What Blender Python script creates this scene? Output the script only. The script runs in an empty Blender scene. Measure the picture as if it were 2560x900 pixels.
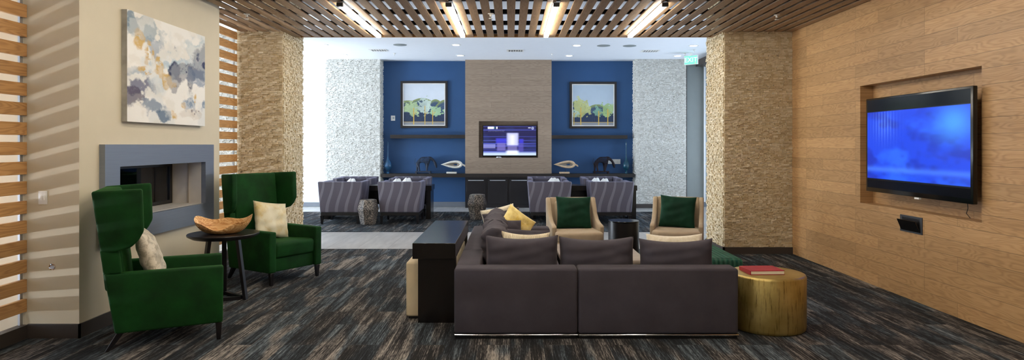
import bpy, bmesh, math, random
import numpy as np
from mathutils import Vector, Matrix, Euler
PI = math.pi
random.seed(7)
scn = bpy.context.scene
COL = scn.collection

# ------------------------------------------------------------------ camera, world, light
HC, F, CX, HY = 1.55, 1620.0, 1277.0, 362.0     # eye height, focal length in pixels, vanishing point
cam = bpy.data.cameras.new('camera'); camo = bpy.data.objects.new('camera', cam); COL.objects.link(camo)
camo.location = (0, 0, HC); camo.rotation_euler = (PI/2, 0, 0)
cam.sensor_width = 36; cam.lens = 36*F/2560; cam.shift_x = (1280-CX)/2560; cam.shift_y = (HY-450)/2560
cam.clip_end = 200
scn.camera = camo
scn.view_settings.view_transform = 'Standard'; scn.view_settings.look = 'None'
scn.view_settings.gamma = 1; scn.view_settings.use_curve_mapping = False
scn.view_settings.exposure = 0.36
WORLD = 3.6
TUBE = 26.0
w = bpy.data.worlds.new('daylight'); scn.world = w; w.use_nodes = True
bg = w.node_tree.nodes['Background']; bg.inputs[0].default_value = (0.64, 0.79, 1.0, 1); bg.inputs[1].default_value = WORLD
def area(name, loc, rot, sx, sy, power, color, portal=False, spread=PI):
    l = bpy.data.lights.new(name, 'AREA'); l.shape = 'RECTANGLE'; l.size = sx; l.size_y = sy
    l.energy = power; l.color = color; l.spread = spread
    if portal: l.cycles.is_portal = True
    o = bpy.data.objects.new(name, l); COL.objects.link(o); o.location = loc; o.rotation_euler = rot
    return o
# window openings (portals only guide the sky's light)
area('portal_left', (-7.95, 3.0, 1.9), (0, -PI/2, 0), 3.5, 14.0, 1, (1,1,1), True)
area('portal_rear', (-10.1, 13.2, 1.9), (0, -PI/2, 0), 3.5, 6.0, 1, (1,1,1), True)
area('portal_right', (7.0, 13.1, 1.9), (0, PI/2, 0), 3.5, 6.0, 1, (1,1,1), True)
area('fill_right', (9.0, 13.2, 0.05), (0, PI*.60, 0), 1.6, 6.0, 300, (.72, .85, 1.0))  # added fill lamp, unseen, brightens the rear room from the right
# added fill lamps outside the rear left window, standing in for sky and paving
area('rear_fill_high', (-11.0, 13.2, 2.2), (0, -PI/2, 0), 3.6, 6.5, 380, (.7, .84, 1.0))
area('rear_fill_low', (-12.2, 13.2, 0.05), (0, -PI*.60, 0), 1.6, 6.5, 1700, (.72, .85, 1.0))
# added sunlight on the unseen floor by the left windows, to bounce upward
sl = bpy.data.lights.new('bounce_sun', 'SUN'); sl.energy = 24; sl.angle = math.radians(1.0); sl.color = (.92, .95, 1.0)
so_ = bpy.data.objects.new('bounce_sun', sl); COL.objects.link(so_); so_.location = (-14, 10, 12)
so_.rotation_euler = Vector((-math.cos(math.radians(50)), 0.05, math.sin(math.radians(50)))).to_track_quat('Z', 'Y').to_euler()
# sunlit strip of pavement outside the left windows
area('sunlit_pavement', (-9.3, 6.0, 0.02), (0, -PI*0.58, 0), .16, 14, 1100, (.9, .94, 1.0))

# ------------------------------------------------------------------ helpers
def lin(h):
    h = h.lstrip('#'); c = [int(h[i:i+2], 16)/255 for i in (0, 2, 4)]
    return tuple((x/12.92 if x <= .04045 else ((x+.055)/1.055)**2.4) for x in c) + (1,)
class NT:
    def __init__(s, name):
        s.m = bpy.data.materials.new(name); s.m.use_nodes = True; s.t = s.m.node_tree
        s.n = s.t.nodes; s.b = s.n['Principled BSDF']
    def node(s, typ, **kw):
        n = s.n.new(typ)
        for k, v in kw.items(): setattr(n, k, v)
        return n
    def link(s, a, b): s.t.links.new(a, b)
    def val(s, sock, v):
        if hasattr(v, 'is_linked') or hasattr(v, 'links'): s.link(v, sock)
        else: sock.default_value = v
    def math(s, op, a, b=0.0, c=0.0):
        n = s.node('ShaderNodeMath', operation=op)
        s.val(n.inputs[0], a); s.val(n.inputs[1], b); s.val(n.inputs[2], c); return n.outputs[0]
    def coord(s, out='Object'):
        n = s.node('ShaderNodeTexCoord'); x = s.node('ShaderNodeSeparateXYZ'); s.link(n.outputs[out], x.inputs[0])
        return n.outputs[out], x.outputs
    def vec(s, x, y, z=0.0):
        n = s.node('ShaderNodeCombineXYZ'); s.val(n.inputs[0], x); s.val(n.inputs[1], y); s.val(n.inputs[2], z); return n.outputs[0]
    def noise(s, v, scale, detail=3, rough=.5, w=None, dist=0):
        n = s.node('ShaderNodeTexNoise'); n.inputs['Scale'].default_value = scale
        n.inputs['Detail'].default_value = detail; n.inputs['Roughness'].default_value = rough; n.inputs['Distortion'].default_value = dist
        if w is not None: n.noise_dimensions = '4D'; s.val(n.inputs['W'], w)
        s.link(v, n.inputs['Vector']); return n.outputs[0]
    def ramp(s, f, stops):
        n = s.node('ShaderNodeValToRGB'); e = n.color_ramp.elements
        while len(e) < len(stops): e.new(0.5)
        for i, (p, c) in enumerate(stops):
            e[i].position = p; e[i].color = lin(c) if isinstance(c, str) else c
        s.link(f, n.inputs[0]); return n.outputs[0]
    def mix(s, f, a, b, mode='MIX'):
        n = s.node('ShaderNodeMix', data_type='RGBA', blend_type=mode)
        s.val(n.inputs[0], f); s.val(n.inputs[6], a); s.val(n.inputs[7], b); return n.outputs[2]
    def brick(s, v, bw, rh, mortar=.003, off=.5, freq=2):
        n = s.node('ShaderNodeTexBrick'); n.offset = off; n.offset_frequency = freq
        n.inputs['Scale'].default_value = 1; n.inputs['Brick Width'].default_value = bw; n.inputs['Row Height'].default_value = rh
        n.inputs['Mortar Size'].default_value = mortar; n.inputs['Mortar Smooth'].default_value = .1
        n.inputs['Color1'].default_value = (0,0,0,1); n.inputs['Color2'].default_value = (1,1,1,1); n.inputs['Mortar'].default_value = (.5,.5,.5,1)
        s.link(v, n.inputs['Vector']); return n.outputs[0], n.outputs[1]
    def bump(s, h, strength=.3, dist=.01):
        n = s.node('ShaderNodeBump'); n.inputs['Strength'].default_value = strength; n.inputs['Distance'].default_value = dist
        s.link(h, n.inputs['Height']); s.link(n.outputs[0], s.b.inputs['Normal'])
    def base(s, c): s.val(s.b.inputs['Base Color'], c)
    def set(s, **kw):
        for k, v in kw.items(): s.val(s.b.inputs[k.replace('_', ' ')], v)
        return s
def flat(name, c, rough=.5, metal=0, spec=.5, vary=.06, vscale=6, **kw):
    m = NT(name); o, _ = m.coord()
    n = m.noise(o, vscale, 3)
    c = lin(c) if isinstance(c, str) else c
    lo = tuple(x*(1-vary) for x in c[:3]) + (1,); hi = tuple(min(1, x*(1+vary)) for x in c[:3]) + (1,)
    m.base(m.ramp(n, [(.3, lo), (.7, hi)])); m.set(Roughness=rough, Metallic=metal)
    m.b.inputs['Specular IOR Level'].default_value = spec
    for k, v in kw.items(): m.b.inputs[k.replace('_', ' ')].default_value = v
    return m.m
def emit(name, c, st):
    m = NT(name); c = lin(c) if isinstance(c, str) else c
    m.base(tuple(v*.5 for v in c[:3])+(1,)); m.b.inputs['Emission Color'].default_value = c; m.b.inputs['Emission Strength'].default_value = st
    return m.m

def grainwood(name, long, up, dark, mid, light, plank=None, rings=26, rough=.45, contrast=1.0, osc=(.55, 5.5), plankvar=.25, bumpy=.15, spec=.4):
    m = NT(name); o, x = m.coord(); info = m.node('ShaderNodeObjectInfo')
    ax = {'x': x[0], 'y': x[1], 'z': x[2]}
    L, U = ax[long], ax[up]
    if plank:
        c, fac = m.brick(m.vec(L, U, 0), plank[0], plank[1], plank[2], .37, 3)
        rnd = m.math('MULTIPLY', c, 37.0)
    else:
        rnd = m.math('MULTIPLY', info.outputs['Random'], 60.0); c = info.outputs['Random']; fac = None
    v = m.vec(m.math('MULTIPLY', L, osc[0]), m.math('MULTIPLY', U, osc[1]), 0)
    n = m.noise(v, 1.6, 2, .45, w=rnd)
    r = m.math('SINE', m.math('MULTIPLY', n, rings*2.2))
    fine = m.noise(m.vec(m.math('MULTIPLY', L, 4), m.math('MULTIPLY', U, 130), 0), 1.0, 3, .6, w=rnd)
    f = m.math('ADD', m.math('MULTIPLY', m.math('POWER', m.math('ABSOLUTE', r), 3.0), -.30*contrast), m.math('ADD', m.math('MULTIPLY', fine, .5), .36))
    col = m.ramp(f, [(.18, dark), (.5, mid), (.85, light)])
    tint = m.math('ADD', m.math('MULTIPLY', c, plankvar), 1-plankvar*.5)
    t = m.node('ShaderNodeCombineXYZ'); 
    for i in range(3): m.link(tint, t.inputs[i])
    col = m.mix(1.0, col, t.outputs[0], 'MULTIPLY')
    if plank: col = m.mix(m.math('MULTIPLY', fac, .65), col, lin('#2c1e12'))
    m.base(col); m.set(Roughness=rough); m.b.inputs['Specular IOR Level'].default_value = spec
    m.bump(f, bumpy, .002)
    return m.m

def fabric(name, c, c2=None, rough=.9, sheen=.3, tint='#ffffff', weave=900, vary=.12, bs=.25):
    m = NT(name); o, x = m.coord()
    n = m.noise(o, 5, 4, .6); c = lin(c)
    c2 = lin(c2) if c2 else tuple(v*(1-vary*2) for v in c[:3]) + (1,)
    m.base(m.ramp(n, [(.3, c2), (.7, c)])); m.set(Roughness=rough)
    m.b.inputs['Specular IOR Level'].default_value = .2
    m.b.inputs['Sheen Weight'].default_value = sheen; m.b.inputs['Sheen Roughness'].default_value = .35
    m.b.inputs['Sheen Tint'].default_value = lin(tint)
    m.bump(m.noise(o, weave, 1), bs, .002)
    return m.m

M = {}
M['oakwall'] = grainwood('oak plank wall', 'y', 'z', '#8a6742', '#ae875b', '#c39e70', (1.25, .137, .0018), rings=26, rough=.38, plankvar=.24, contrast=.65, osc=(.8, 5.0))
M['greyoak'] = grainwood('grey washed planks', 'x', 'z', '#7f6c5c', '#96826f', '#a6937f', (1.3, .137, .0015), rings=24, rough=.5, plankvar=.10, contrast=.7, osc=(.55,5.5))
M['slat'] = grainwood('ceiling slat wood', 'y', 'x', '#7a6046', '#9f8262', '#b6997a', None, rings=22, rough=.5, plankvar=.25, contrast=.7, osc=(.5, 9))
M['screen'] = grainwood('screen slat oak', 'y', 'z', '#9c7044', '#b98a55', '#cb9f6c', None, rings=26, rough=.45, plankvar=.16)
M['cream'] = flat('cream wall paint', '#cfc4ab', .6, vary=.015)
M['whitewall'] = flat('white wall paint', '#e6e8ea', .6, vary=.01)
M['ceil'] = flat('ceiling paint', '#eceff4', .7, vary=.01)
M['blue'] = flat('blue wall paint', '#26507f', .55, vary=.04, vscale=2)
M['greywall'] = flat('grey painted wall', '#8b918f', .6, vary=.02)
M['base'] = flat('dark brown baseboard', '#3f3833', .45)
M['basegrey'] = flat('grey baseboard', '#6f747c', .5)
M['black'] = flat('black metal', '#0c0c0e', .4)
M['plastic'] = flat('glossy black plastic', '#08090b', .18)
M['darkglass'] = flat('dark bezel', '#0a0b10', .12)
M['white'] = flat('white plastic', '#e8e6e0', .35)
M['chrome'] = flat('chrome', '#d8dadf', .12, 1)
M['alu'] = flat('aluminium', '#b9bcc2', .35, 1)
M['handle'] = flat('satin nickel', '#d5d7dc', .4, .3)
M['paper'] = flat('white paper', '#eeeeea', .8)
M['taupe'] = fabric('taupe upholstery', '#49454b', '#413d43', sheen=.18, tint='#b8a8a4')
M['green'] = fabric('green velvet', '#0f4216', '#092b0d', rough=.8, sheen=.35, tint='#4d9a3a', weave=500, bs=.1)
M['dkgreen'] = fabric('dark green velvet', '#0e3a28', '#072619', rough=.8, sheen=.45, tint='#2f6e50', weave=500, bs=.1)
M['beige'] = fabric('beige upholstery', '#b3a188', '#a4937c', sheen=.2)
M['creamstool'] = fabric('cream stool fabric', '#d9c8a6', '#ccba98', sheen=.2)
M['ottotop'] = fabric('greige ottoman leather', '#a89c8e', '#9a8f82', sheen=.05, rough=.5, bs=.05)
M['espresso'] = grainwood('espresso wood', 'y', 'x', '#0b0908', '#15110f', '#1d1815', None, rings=24, rough=.2, contrast=.7, plankvar=.1, bumpy=.1, spec=.6)
M['darkwood'] = flat('black stained wood', '#131012', .32, vary=.2)
M['cabinet'] = flat('dark cabinet laminate', '#1b1a1f', .4, vary=.08)
M['shelf'] = flat('dark shelf wood', '#26211f', .45, vary=.15)

m = NT('brushed steel'); o, x = m.coord()
n = m.noise(m.vec(m.math('MULTIPLY', x[0], 3), m.math('MULTIPLY', x[1], 3), m.math('MULTIPLY', x[2], 260)), 1, 3)
m.base(m.ramp(n, [(.2, '#868e9b'), (.8, '#929aa7')])); m.set(Metallic=.65, Roughness=.36); m.bump(n, .05, .001); M['steel'] = m.m

m = NT('glass'); lp = m.node('ShaderNodeBsdfTransparent'); gl = m.node('ShaderNodeBsdfGlossy'); gl.inputs['Roughness'].default_value = .02
fr = m.node('ShaderNodeFresnel'); fr.inputs[0].default_value = 1.45; mx = m.node('ShaderNodeMixShader')
m.link(fr.outputs[0], mx.inputs[0]); m.link(lp.outputs[0], mx.inputs[1]); m.link(gl.outputs[0], mx.inputs[2])
m.link(mx.outputs[0], m.n['Material Output'].inputs[0]); M['glass'] = m.m
m = NT('smoked glass'); lp = m.node('ShaderNodeBsdfTransparent'); lp.inputs[0].default_value = (.55,.6,.68,1); gl = m.node('ShaderNodeBsdfGlossy'); gl.inputs['Roughness'].default_value = .03
fr = m.node('ShaderNodeFresnel'); fr.inputs[0].default_value = 1.6; mx = m.node('ShaderNodeMixShader')
m.link(fr.outputs[0], mx.inputs[0]); m.link(lp.outputs[0], mx.inputs[1]); m.link(gl.outputs[0], mx.inputs[2])
m.link(mx.outputs[0], m.n['Material Output'].inputs[0]); M['smoke'] = m.m

def stone(name, stops, rough=.85):
    m = NT(name); o, x = m.coord(); g = m.node('ShaderNodeNewGeometry')
    n = m.noise(o, 55, 4, .65)
    f = m.math('ADD', m.math('MULTIPLY', g.outputs['Random Per Island'], .55), m.math('MULTIPLY', n, .45))
    m.base(m.ramp(f, stops)); m.set(Roughness=rough); m.bump(n, .8, .01); return m.m
M['stonewarm'] = stone('split face travertine', [(.1, '#bba378'), (.5, '#d2bf9c'), (.9, '#e4d6bb')])
M['stonewhite'] = stone('split face limestone', [(.1, '#bcb9b0'), (.4, '#d2d0c8'), (.85, '#e2e1da')])

# carpet planks: thin streaks running away from the camera
m = NT('striped carpet tile'); o, x = m.coord()
c, fac = m.brick(m.vec(x[1], x[0]), 1.0, .25, .0015, .43, 2)
rnd = m.math('MULTIPLY', c, 53.0)
s1 = m.noise(m.vec(m.math('MULTIPLY', x[0], 130), m.math('MULTIPLY', x[1], 2.0)), 1, 3, .6, w=rnd)
s2 = m.noise(m.vec(m.math('MULTIPLY', x[0], 16), m.math('MULTIPLY', x[1], 1.6)), 1, 3, .6, w=rnd)
s3 = m.noise(m.vec(m.math('MULTIPLY', x[0], 260), m.math('MULTIPLY', x[1], 14)), 1, 2, .6)
f = m.math('ADD', m.math('MULTIPLY', s1, .62), m.math('MULTIPLY', s2, .52))
f = m.math('ADD', f, m.math('MULTIPLY', m.math('SUBTRACT', s3, .5), .5))
f = m.math('ADD', f, m.math('MULTIPLY', m.math('SUBTRACT', c, .5), .10))
warm = m.ramp(f, [(.49, '#1f1e1d'), (.57, '#383534'), (.63, '#625e5a'), (.73, '#9a9288')])
cool = m.ramp(f, [(.49, '#1c1d1f'), (.59, '#31363a'), (.67, '#515a5f'), (.79, '#868c8f')])
t = m.ramp(m.noise(m.vec(m.math('MULTIPLY', x[0], 5), m.math('MULTIPLY', x[1], 1.1)), 1, 1, .5, w=rnd), [(.46, (0,0,0,1)), (.54, (1,1,1,1))])
m.base(m.mix(t, warm, cool)); m.set(Roughness=.95); m.b.inputs['Specular IOR Level'].default_value = .15
m.bump(s3, .5, .004); M['carpet'] = m.m

m = NT('porcelain floor tile'); o, x = m.coord()
c, fac = m.brick(m.vec(x[1], x[0]), .92, .46, .003, .33, 3)
n = m.noise(m.vec(m.math('MULTIPLY', x[0], 5), m.math('MULTIPLY', x[1], .8)), 1.6, 5, .6, w=m.math('MULTIPLY', c, 20.0))
col = m.ramp(n, [(.3, '#a09d99'), (.7, '#c6c2bc')])
m.base(m.mix(fac, col, lin('#77746f'))); m.set(Roughness=.32); M['tile'] = m.m

m = NT('granite'); o, x = m.coord()
v = m.node('ShaderNodeTexVoronoi'); v.inputs['Scale'].default_value = 90; m.link(o, v.inputs['Vector'])
r = m.node('ShaderNodeSeparateColor'); m.link(v.outputs['Color'], r.inputs[0])
m.base(m.ramp(r.outputs[0], [(.15, '#1d1b19'), (.5, '#4b4540'), (.75, '#7b7167'), (.95, '#a89a8a')])); m.set(Roughness=.5); M['granite'] = m.m

m = NT('gold leaf drum'); o, x = m.coord(); 
a = m.math('ARCTAN2', x[1], x[0])
n = m.noise(m.vec(m.math('MULTIPLY', a, 16), 0.0, m.math('MULTIPLY', x[2], 5)), 1, 5, .7)
n2 = m.noise(o, 5, 3)
k = m.ramp(n, [(.53, (0,0,0,1)), (.66, (1,1,1,1))])
g = m.ramp(n2, [(.3, '#a48c4a'), (.7, '#c7b070')])
up = m.math('LESS_THAN', x[2], .452)
m.base(m.mix(m.math('MULTIPLY', m.math('MULTIPLY', k, .75), up), g, lin('#54421f'))); m.set(Metallic=.75, Roughness=.38); m.bump(n, .25, .004); M['gold'] = m.m

m = NT('striped velvet'); o, x = m.coord()
wob = m.math('MULTIPLY', m.math('SINE', m.math('ADD', m.math('MULTIPLY', x[2], 5.5), .2)), .06)
u = m.math('ADD', m.math('ADD', x[0], wob), m.math('MULTIPLY', x[1], .35))
wid = m.math('MULTIPLY', m.math('SINE', m.math('MULTIPLY', x[2], 5.0)), .16)
sw = m.math('SINE', m.math('MULTIPLY', u, 34.0))
st = m.ramp(m.math('ADD', m.math('MULTIPLY', m.math('ADD', sw, wid), .5), .5), [(.80, (0,0,0,1)), (.86, (1,1,1,1))])
m.base(m.mix(st, lin('#56515b'), lin('#736e78'))); m.set(Roughness=.7)
m.b.inputs['Sheen Weight'].default_value = .4; m.b.inputs['Sheen Tint'].default_value = lin('#8f8fae'); m.bump(m.noise(o, 500, 1), .1, .002); M['stripe'] = m.m
M['plainvelvet'] = fabric('grey velvet', '#5a5660', '#514d57', rough=.7, sheen=.4, tint='#9a9ab4')

def damask(name, a, b, scale=9, c=(.48, .56), sheen=.3, metal=0):
    m = NT(name); o, x = m.coord(); n = m.noise(o, scale, 6, .7, dist=.6)
    f = m.ramp(n, [(c[0], (0,0,0,1)), (c[1], (1,1,1,1))])
    m.base(m.mix(f, lin(a), lin(b))); m.set(Roughness=.6); m.b.inputs['Sheen Weight'].default_value = sheen
    if metal: m.link(m.math('MULTIPLY', f, metal), m.b.inputs['Metallic'])
    m.bump(m.noise(o, 60, 3), .25, .004); return m.m
M['damask'] = damask('ivory damask', '#cfc5b0', '#a49a84', 14)
M['goldpil'] = damask('gold brushed ivory', '#d9d0b2', '#c9ab58', 4.5, (.45, .7), metal=.3)
M['goldfoil'] = damask('gold foil fabric', '#d8b54c', '#f0dd96', 6, (.4, .6), metal=.5)
M['ivory'] = damask('ivory linen', '#dcd2bd', '#cabd9f', 30, (.4, .7))
m = NT('ribbed cream'); o, x = m.coord()
sn = m.math('SINE', m.math('MULTIPLY', m.math('ADD', x[0], m.math('MULTIPLY', m.noise(o, 30, 2), .01)), 520.0))
m.base(m.ramp(m.math('ADD', m.math('MULTIPLY', sn, .5), .5), [(.2, '#a89878'), (.6, '#dfd3b8')])); m.set(Roughness=.9); m.bump(sn, .3, .003); M['ribbed'] = m.m
m = NT('quilted green'); o, x = m.coord()
q = m.math('MULTIPLY', m.math('SINE', m.math('MULTIPLY', m.math('ADD', x[0], x[1]), 70.0)), m.math('SINE', m.math('MULTIPLY', m.math('SUBTRACT', x[0], x[1]), 70.0)))
m.base(m.ramp(m.math('ADD', m.math('MULTIPLY', q, .3), m.noise(o, 6, 2)), [(.2, '#06291d'), (.8, '#0f4a35')])); m.set(Roughness=.7); m.b.inputs['Sheen Weight'].default_value = .5; m.b.inputs['Sheen Tint'].default_value = lin('#2f8a66'); m.bump(q, .6, .02); M['quilt'] = m.m
m = NT('teak root wood'); o, x = m.coord()
n = m.noise(m.vec(m.math('MULTIPLY', x[0], 3), m.math('MULTIPLY', x[1], 9), m.math('MULTIPLY', x[2], 14)), 1, 4, .6, dist=.8)
r = m.math('SINE', m.math('MULTIPLY', n, 55.0))
m.base(m.ramp(m.math('ADD', m.math('MULTIPLY', r, .15), n), [(.25, '#a0662e'), (.5, '#d29c5e'), (.75, '#ebc78f')])); m.set(Roughness=.45); m.bump(r, .2, .003); M['teak'] = m.m
M['bluevase'] = flat('blue glazed ceramic', '#2d5a80', .12, vary=.35, vscale=9)
M['seaglass'] = flat('teal glass', '#1b4a5c', .08, vary=.35, vscale=9)
M['shellwhite'] = flat('whitewashed wood', '#d9d4c6', .6, vary=.1, vscale=20)
M['shellwood'] = flat('bleached wood', '#c9ad8c', .6, vary=.15, vscale=20)
M['hollow'] = flat('grey-brown inside', '#8b8174', .7, vary=.2, vscale=30)  # inner web of the leaf sculptures, darker than the rim
M['wire'] = flat('grey iron wire', '#3b4250', .5, .6)
M['wirebrown'] = flat('rusty iron wire', '#2b2024', .5, .5)
M['redcloth'] = fabric('red book cloth', '#a3242f', '#8f1f29', sheen=.1, rough=.6)
M['pages'] = flat('book pages', '#e5dfd0', .8)
M['pebble'] = flat('pale pebble', '#d8c9b8', .6, vary=.12)
M['liner'] = flat('dark firebox metal', '#23262c', .4, .4)
M['tube'] = emit('led tube', (1.0, .93, .81, 1), TUBE)
M['downlight'] = emit('downlight lens', (1, .97, .92, 1), 6)
M['exitgreen'] = emit('exit sign green', (.18, .80, .50, 1), .8)
M['exitwhite'] = emit('exit sign white', (.8, .9, 1, 1), 1.0)
M['redled'] = emit('red indicator', (1, .12, .1, 1), 1.5)

# ---- mesh building
class MB:
    def __init__(s): s.v = []; s.f = []
    def add(s, vs, fs):
        k = len(s.v); s.v += [tuple(p) for p in vs]; s.f += [tuple(i+k for i in f) for f in fs]; return s
    def box(s, x0, x1, y0, y1, z0, z1):
        return s.add([(x0,y0,z0),(x1,y0,z0),(x1,y1,z0),(x0,y1,z0),(x0,y0,z1),(x1,y0,z1),(x1,y1,z1),(x0,y1,z1)],
                     [(0,3,2,1),(4,5,6,7),(0,1,5,4),(1,2,6,5),(2,3,7,6),(3,0,4,7)])
    def hexa(s, b, t, z0, z1):   # b, t = (x0,x1,y0,y1)
        return s.add([(b[0],b[2],z0),(b[1],b[2],z0),(b[1],b[3],z0),(b[0],b[3],z0),(t[0],t[2],z1),(t[1],t[2],z1),(t[1],t[3],z1),(t[0],t[3],z1)],
                     [(0,3,2,1),(4,5,6,7),(0,1,5,4),(1,2,6,5),(2,3,7,6),(3,0,4,7)])
    def prism(s, prof, plane, a, b):
        def P(p, t): return {'xz': (p[0], t, p[1]), 'yz': (t, p[0], p[1]), 'xy': (p[0], p[1], t)}[plane]
        n = len(prof)
        return s.add([P(p, a) for p in prof] + [P(p, b) for p in prof],
                     [tuple(range(n)), tuple(range(2*n-1, n-1, -1))] + [(i, i+n, (i+1)%n+n, (i+1)%n) for i in range(n)])
    def lathe(s, prof, n=48, c=(0,0,0)):
        k = []; fs = []
        for (r, z) in prof:
            for i in range(n):
                a = 2*PI*i/n; k.append((c[0]+r*math.cos(a), c[1]+r*math.sin(a), c[2]+z))
        for j in range(len(prof)-1):
            for i in range(n): fs.append((j*n+i, j*n+(i+1)%n, (j+1)*n+(i+1)%n, (j+1)*n+i))
        fs.append(tuple(range(n-1, -1, -1))); fs.append(tuple((len(prof)-1)*n+i for i in range(n)))
        return s.add(k, fs)
    def tube(s, pts, r, n=8):
        pts = [Vector(p) for p in pts]; rr = r if isinstance(r, (list, tuple)) else [r]*len(pts); vs = []; fs = []
        for i, p in enumerate(pts):
            d = (pts[min(i+1, len(pts)-1)]-pts[max(i-1, 0)]).normalized()
            a = d.cross(Vector((0,0,1)) if abs(d.z) < .95 else Vector((1,0,0))).normalized(); b = d.cross(a)
            for j in range(n): t = 2*PI*j/n; vs.append(p+(a*math.cos(t)+b*math.sin(t))*rr[i])
        for i in range(len(pts)-1):
            for j in range(n): fs.append((i*n+j, i*n+(j+1)%n, (i+1)*n+(j+1)%n, (i+1)*n+j))
        fs.append(tuple(range(n-1,-1,-1))); fs.append(tuple((len(pts)-1)*n+j for j in range(n)))
        return s.add(vs, fs)
    def build(s, name, mat, parent=None, bevel=0, seg=3, smooth=True, fix=True, angle=40):
        me = bpy.data.meshes.new(name); me.from_pydata(s.v, [], s.f)
        bm = bmesh.new(); bm.from_mesh(me)
        if fix: bmesh.ops.recalc_face_normals(bm, faces=bm.faces)
        if bevel: bmesh.ops.bevel(bm, geom=list(bm.edges), offset=bevel, segments=seg, profile=.5, affect='EDGES', clamp_overlap=True)
        bm.to_mesh(me); bm.free()
        if smooth:
            me.shade_smooth()
            if not bevel or seg < 3: me.set_sharp_from_angle(angle=math.radians(angle))
        me.materials.append(mat)
        o = bpy.data.objects.new(name, me); COL.objects.link(o)
        if parent: o.parent = parent
        return o
def box(*a): return MB().box(*a)
def tag(o, label, cat, group=None):
    o['label'] = label; o['category'] = cat
    if group: o['group'] = group
    return o
def struct(o): o['kind'] = 'structure'; return o
def thing(name, label, cat, loc=(0,0,0), rz=0, group=None):
    o = bpy.data.objects.new(name, None); COL.objects.link(o); o.location = loc; o.rotation_euler = (0,0,rz)
    o.empty_display_size = .1
    return tag(o, label, cat, group)
def dup(root, loc, rz=None, label=None):
    r = root.copy(); COL.objects.link(r); r.location = loc
    if rz is not None: r.rotation_euler = (r.rotation_euler[0], r.rotation_euler[1], rz)
    if label: r['label'] = label
    for ch in list(root.children):
        c = ch.copy(); COL.objects.link(c); c.parent = r
        for g in list(ch.children):
            d = g.copy(); COL.objects.link(d); d.parent = c
    return r
def PX(px, Y): return (px-CX)*Y/F
def PZ(py, Y): return HC-(py-HY)*Y/F
CZ = .006   # carpet surface

def pillow(name, W, H, T, loc, rot, mat, label, cat='cushion', group=None, sag=0, boxy=2.2, ears=.06, N=26, wrinkle=.004, seed=0, parent=None):
    rs = random.Random(seed); ph = [rs.uniform(0, 6) for _ in range(8)]
    vs = []; idx = {}
    def P(i, j, side):
        u = -1+2*i/N; v = -1+2*j/N
        t = (max(0, 1-abs(u)**boxy)*max(0, 1-abs(v)**boxy))**.45
        x = u*W/2*(1-ears*(1-v*v)); z = v*H/2*(1-ears*(1-u*u))
        if sag: z -= sag*(1-u*u)*max(0, (v+1)/2)**2
        y = side*T/2*t + wrinkle*t*(math.sin(7*u+ph[0]+3*v)+math.sin(11*v+ph[1]-4*u)+math.sin(17*u*v+ph[2]))
        return (x, y, z+H/2)
    fs = []
    for side in (1, -1):
        for i in range(N+1):
            for j in range(N+1):
                edge = i in (0, N) or j in (0, N)
                if side == -1 and edge: idx[(side,i,j)] = idx[(1,i,j)]; continue
                idx[(side,i,j)] = len(vs); vs.append(P(i, j, side))
        for i in range(N):
            for j in range(N):
                q = (idx[(side,i,j)], idx[(side,i+1,j)], idx[(side,i+1,j+1)], idx[(side,i,j+1)])
                fs.append(q if side == -1 else q[::-1])
    o = MB().add(vs, fs).build(name, mat, parent, angle=180)
    o.location = loc; o.rotation_euler = rot
    if label: tag(o, label, cat, group)
    return o

def cladding(O, U, Nn, width, z0, z1, seed=1, rh=(.017,.030), rw=(.028,.075), dep=(.004,.024)):
    rs = random.Random(seed); mb = MB(); O = Vector(O); U = Vector(U); Nn = Vector(Nn); z = z0
    while z < z1-.002:
        h = min(rs.uniform(*rh), z1-z)
        if z1-z-h < .012: h = z1-z
        a = 0
        while a < width-.001:
            wd = rs.uniform(*rw)
            if width-a-wd < .03: wd = width-a
            d = [rs.uniform(*dep) for _ in range(1)]*4; d = [max(.002, q+rs.uniform(-.006, .006)) for q in d]
            c = [(a, z), (a+wd, z), (a+wd, z+h), (a, z+h)]; g = .0012
            i = [(a+g, z+g), (a+wd-g, z+g), (a+wd-g, z+h-g), (a+g, z+h-g)]
            vs = [O+U*p[0]+Vector((0,0,p[1])) for p in i] + [O+U*p[0]+Vector((0,0,p[1]))+Nn*q for p, q in zip(i, d)]
            mb.add(vs, [(4,5,6,7),(0,1,5,4),(1,2,6,5),(2,3,7,6),(3,0,4,7)])
            a += wd
        z += h
    return mb

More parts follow.
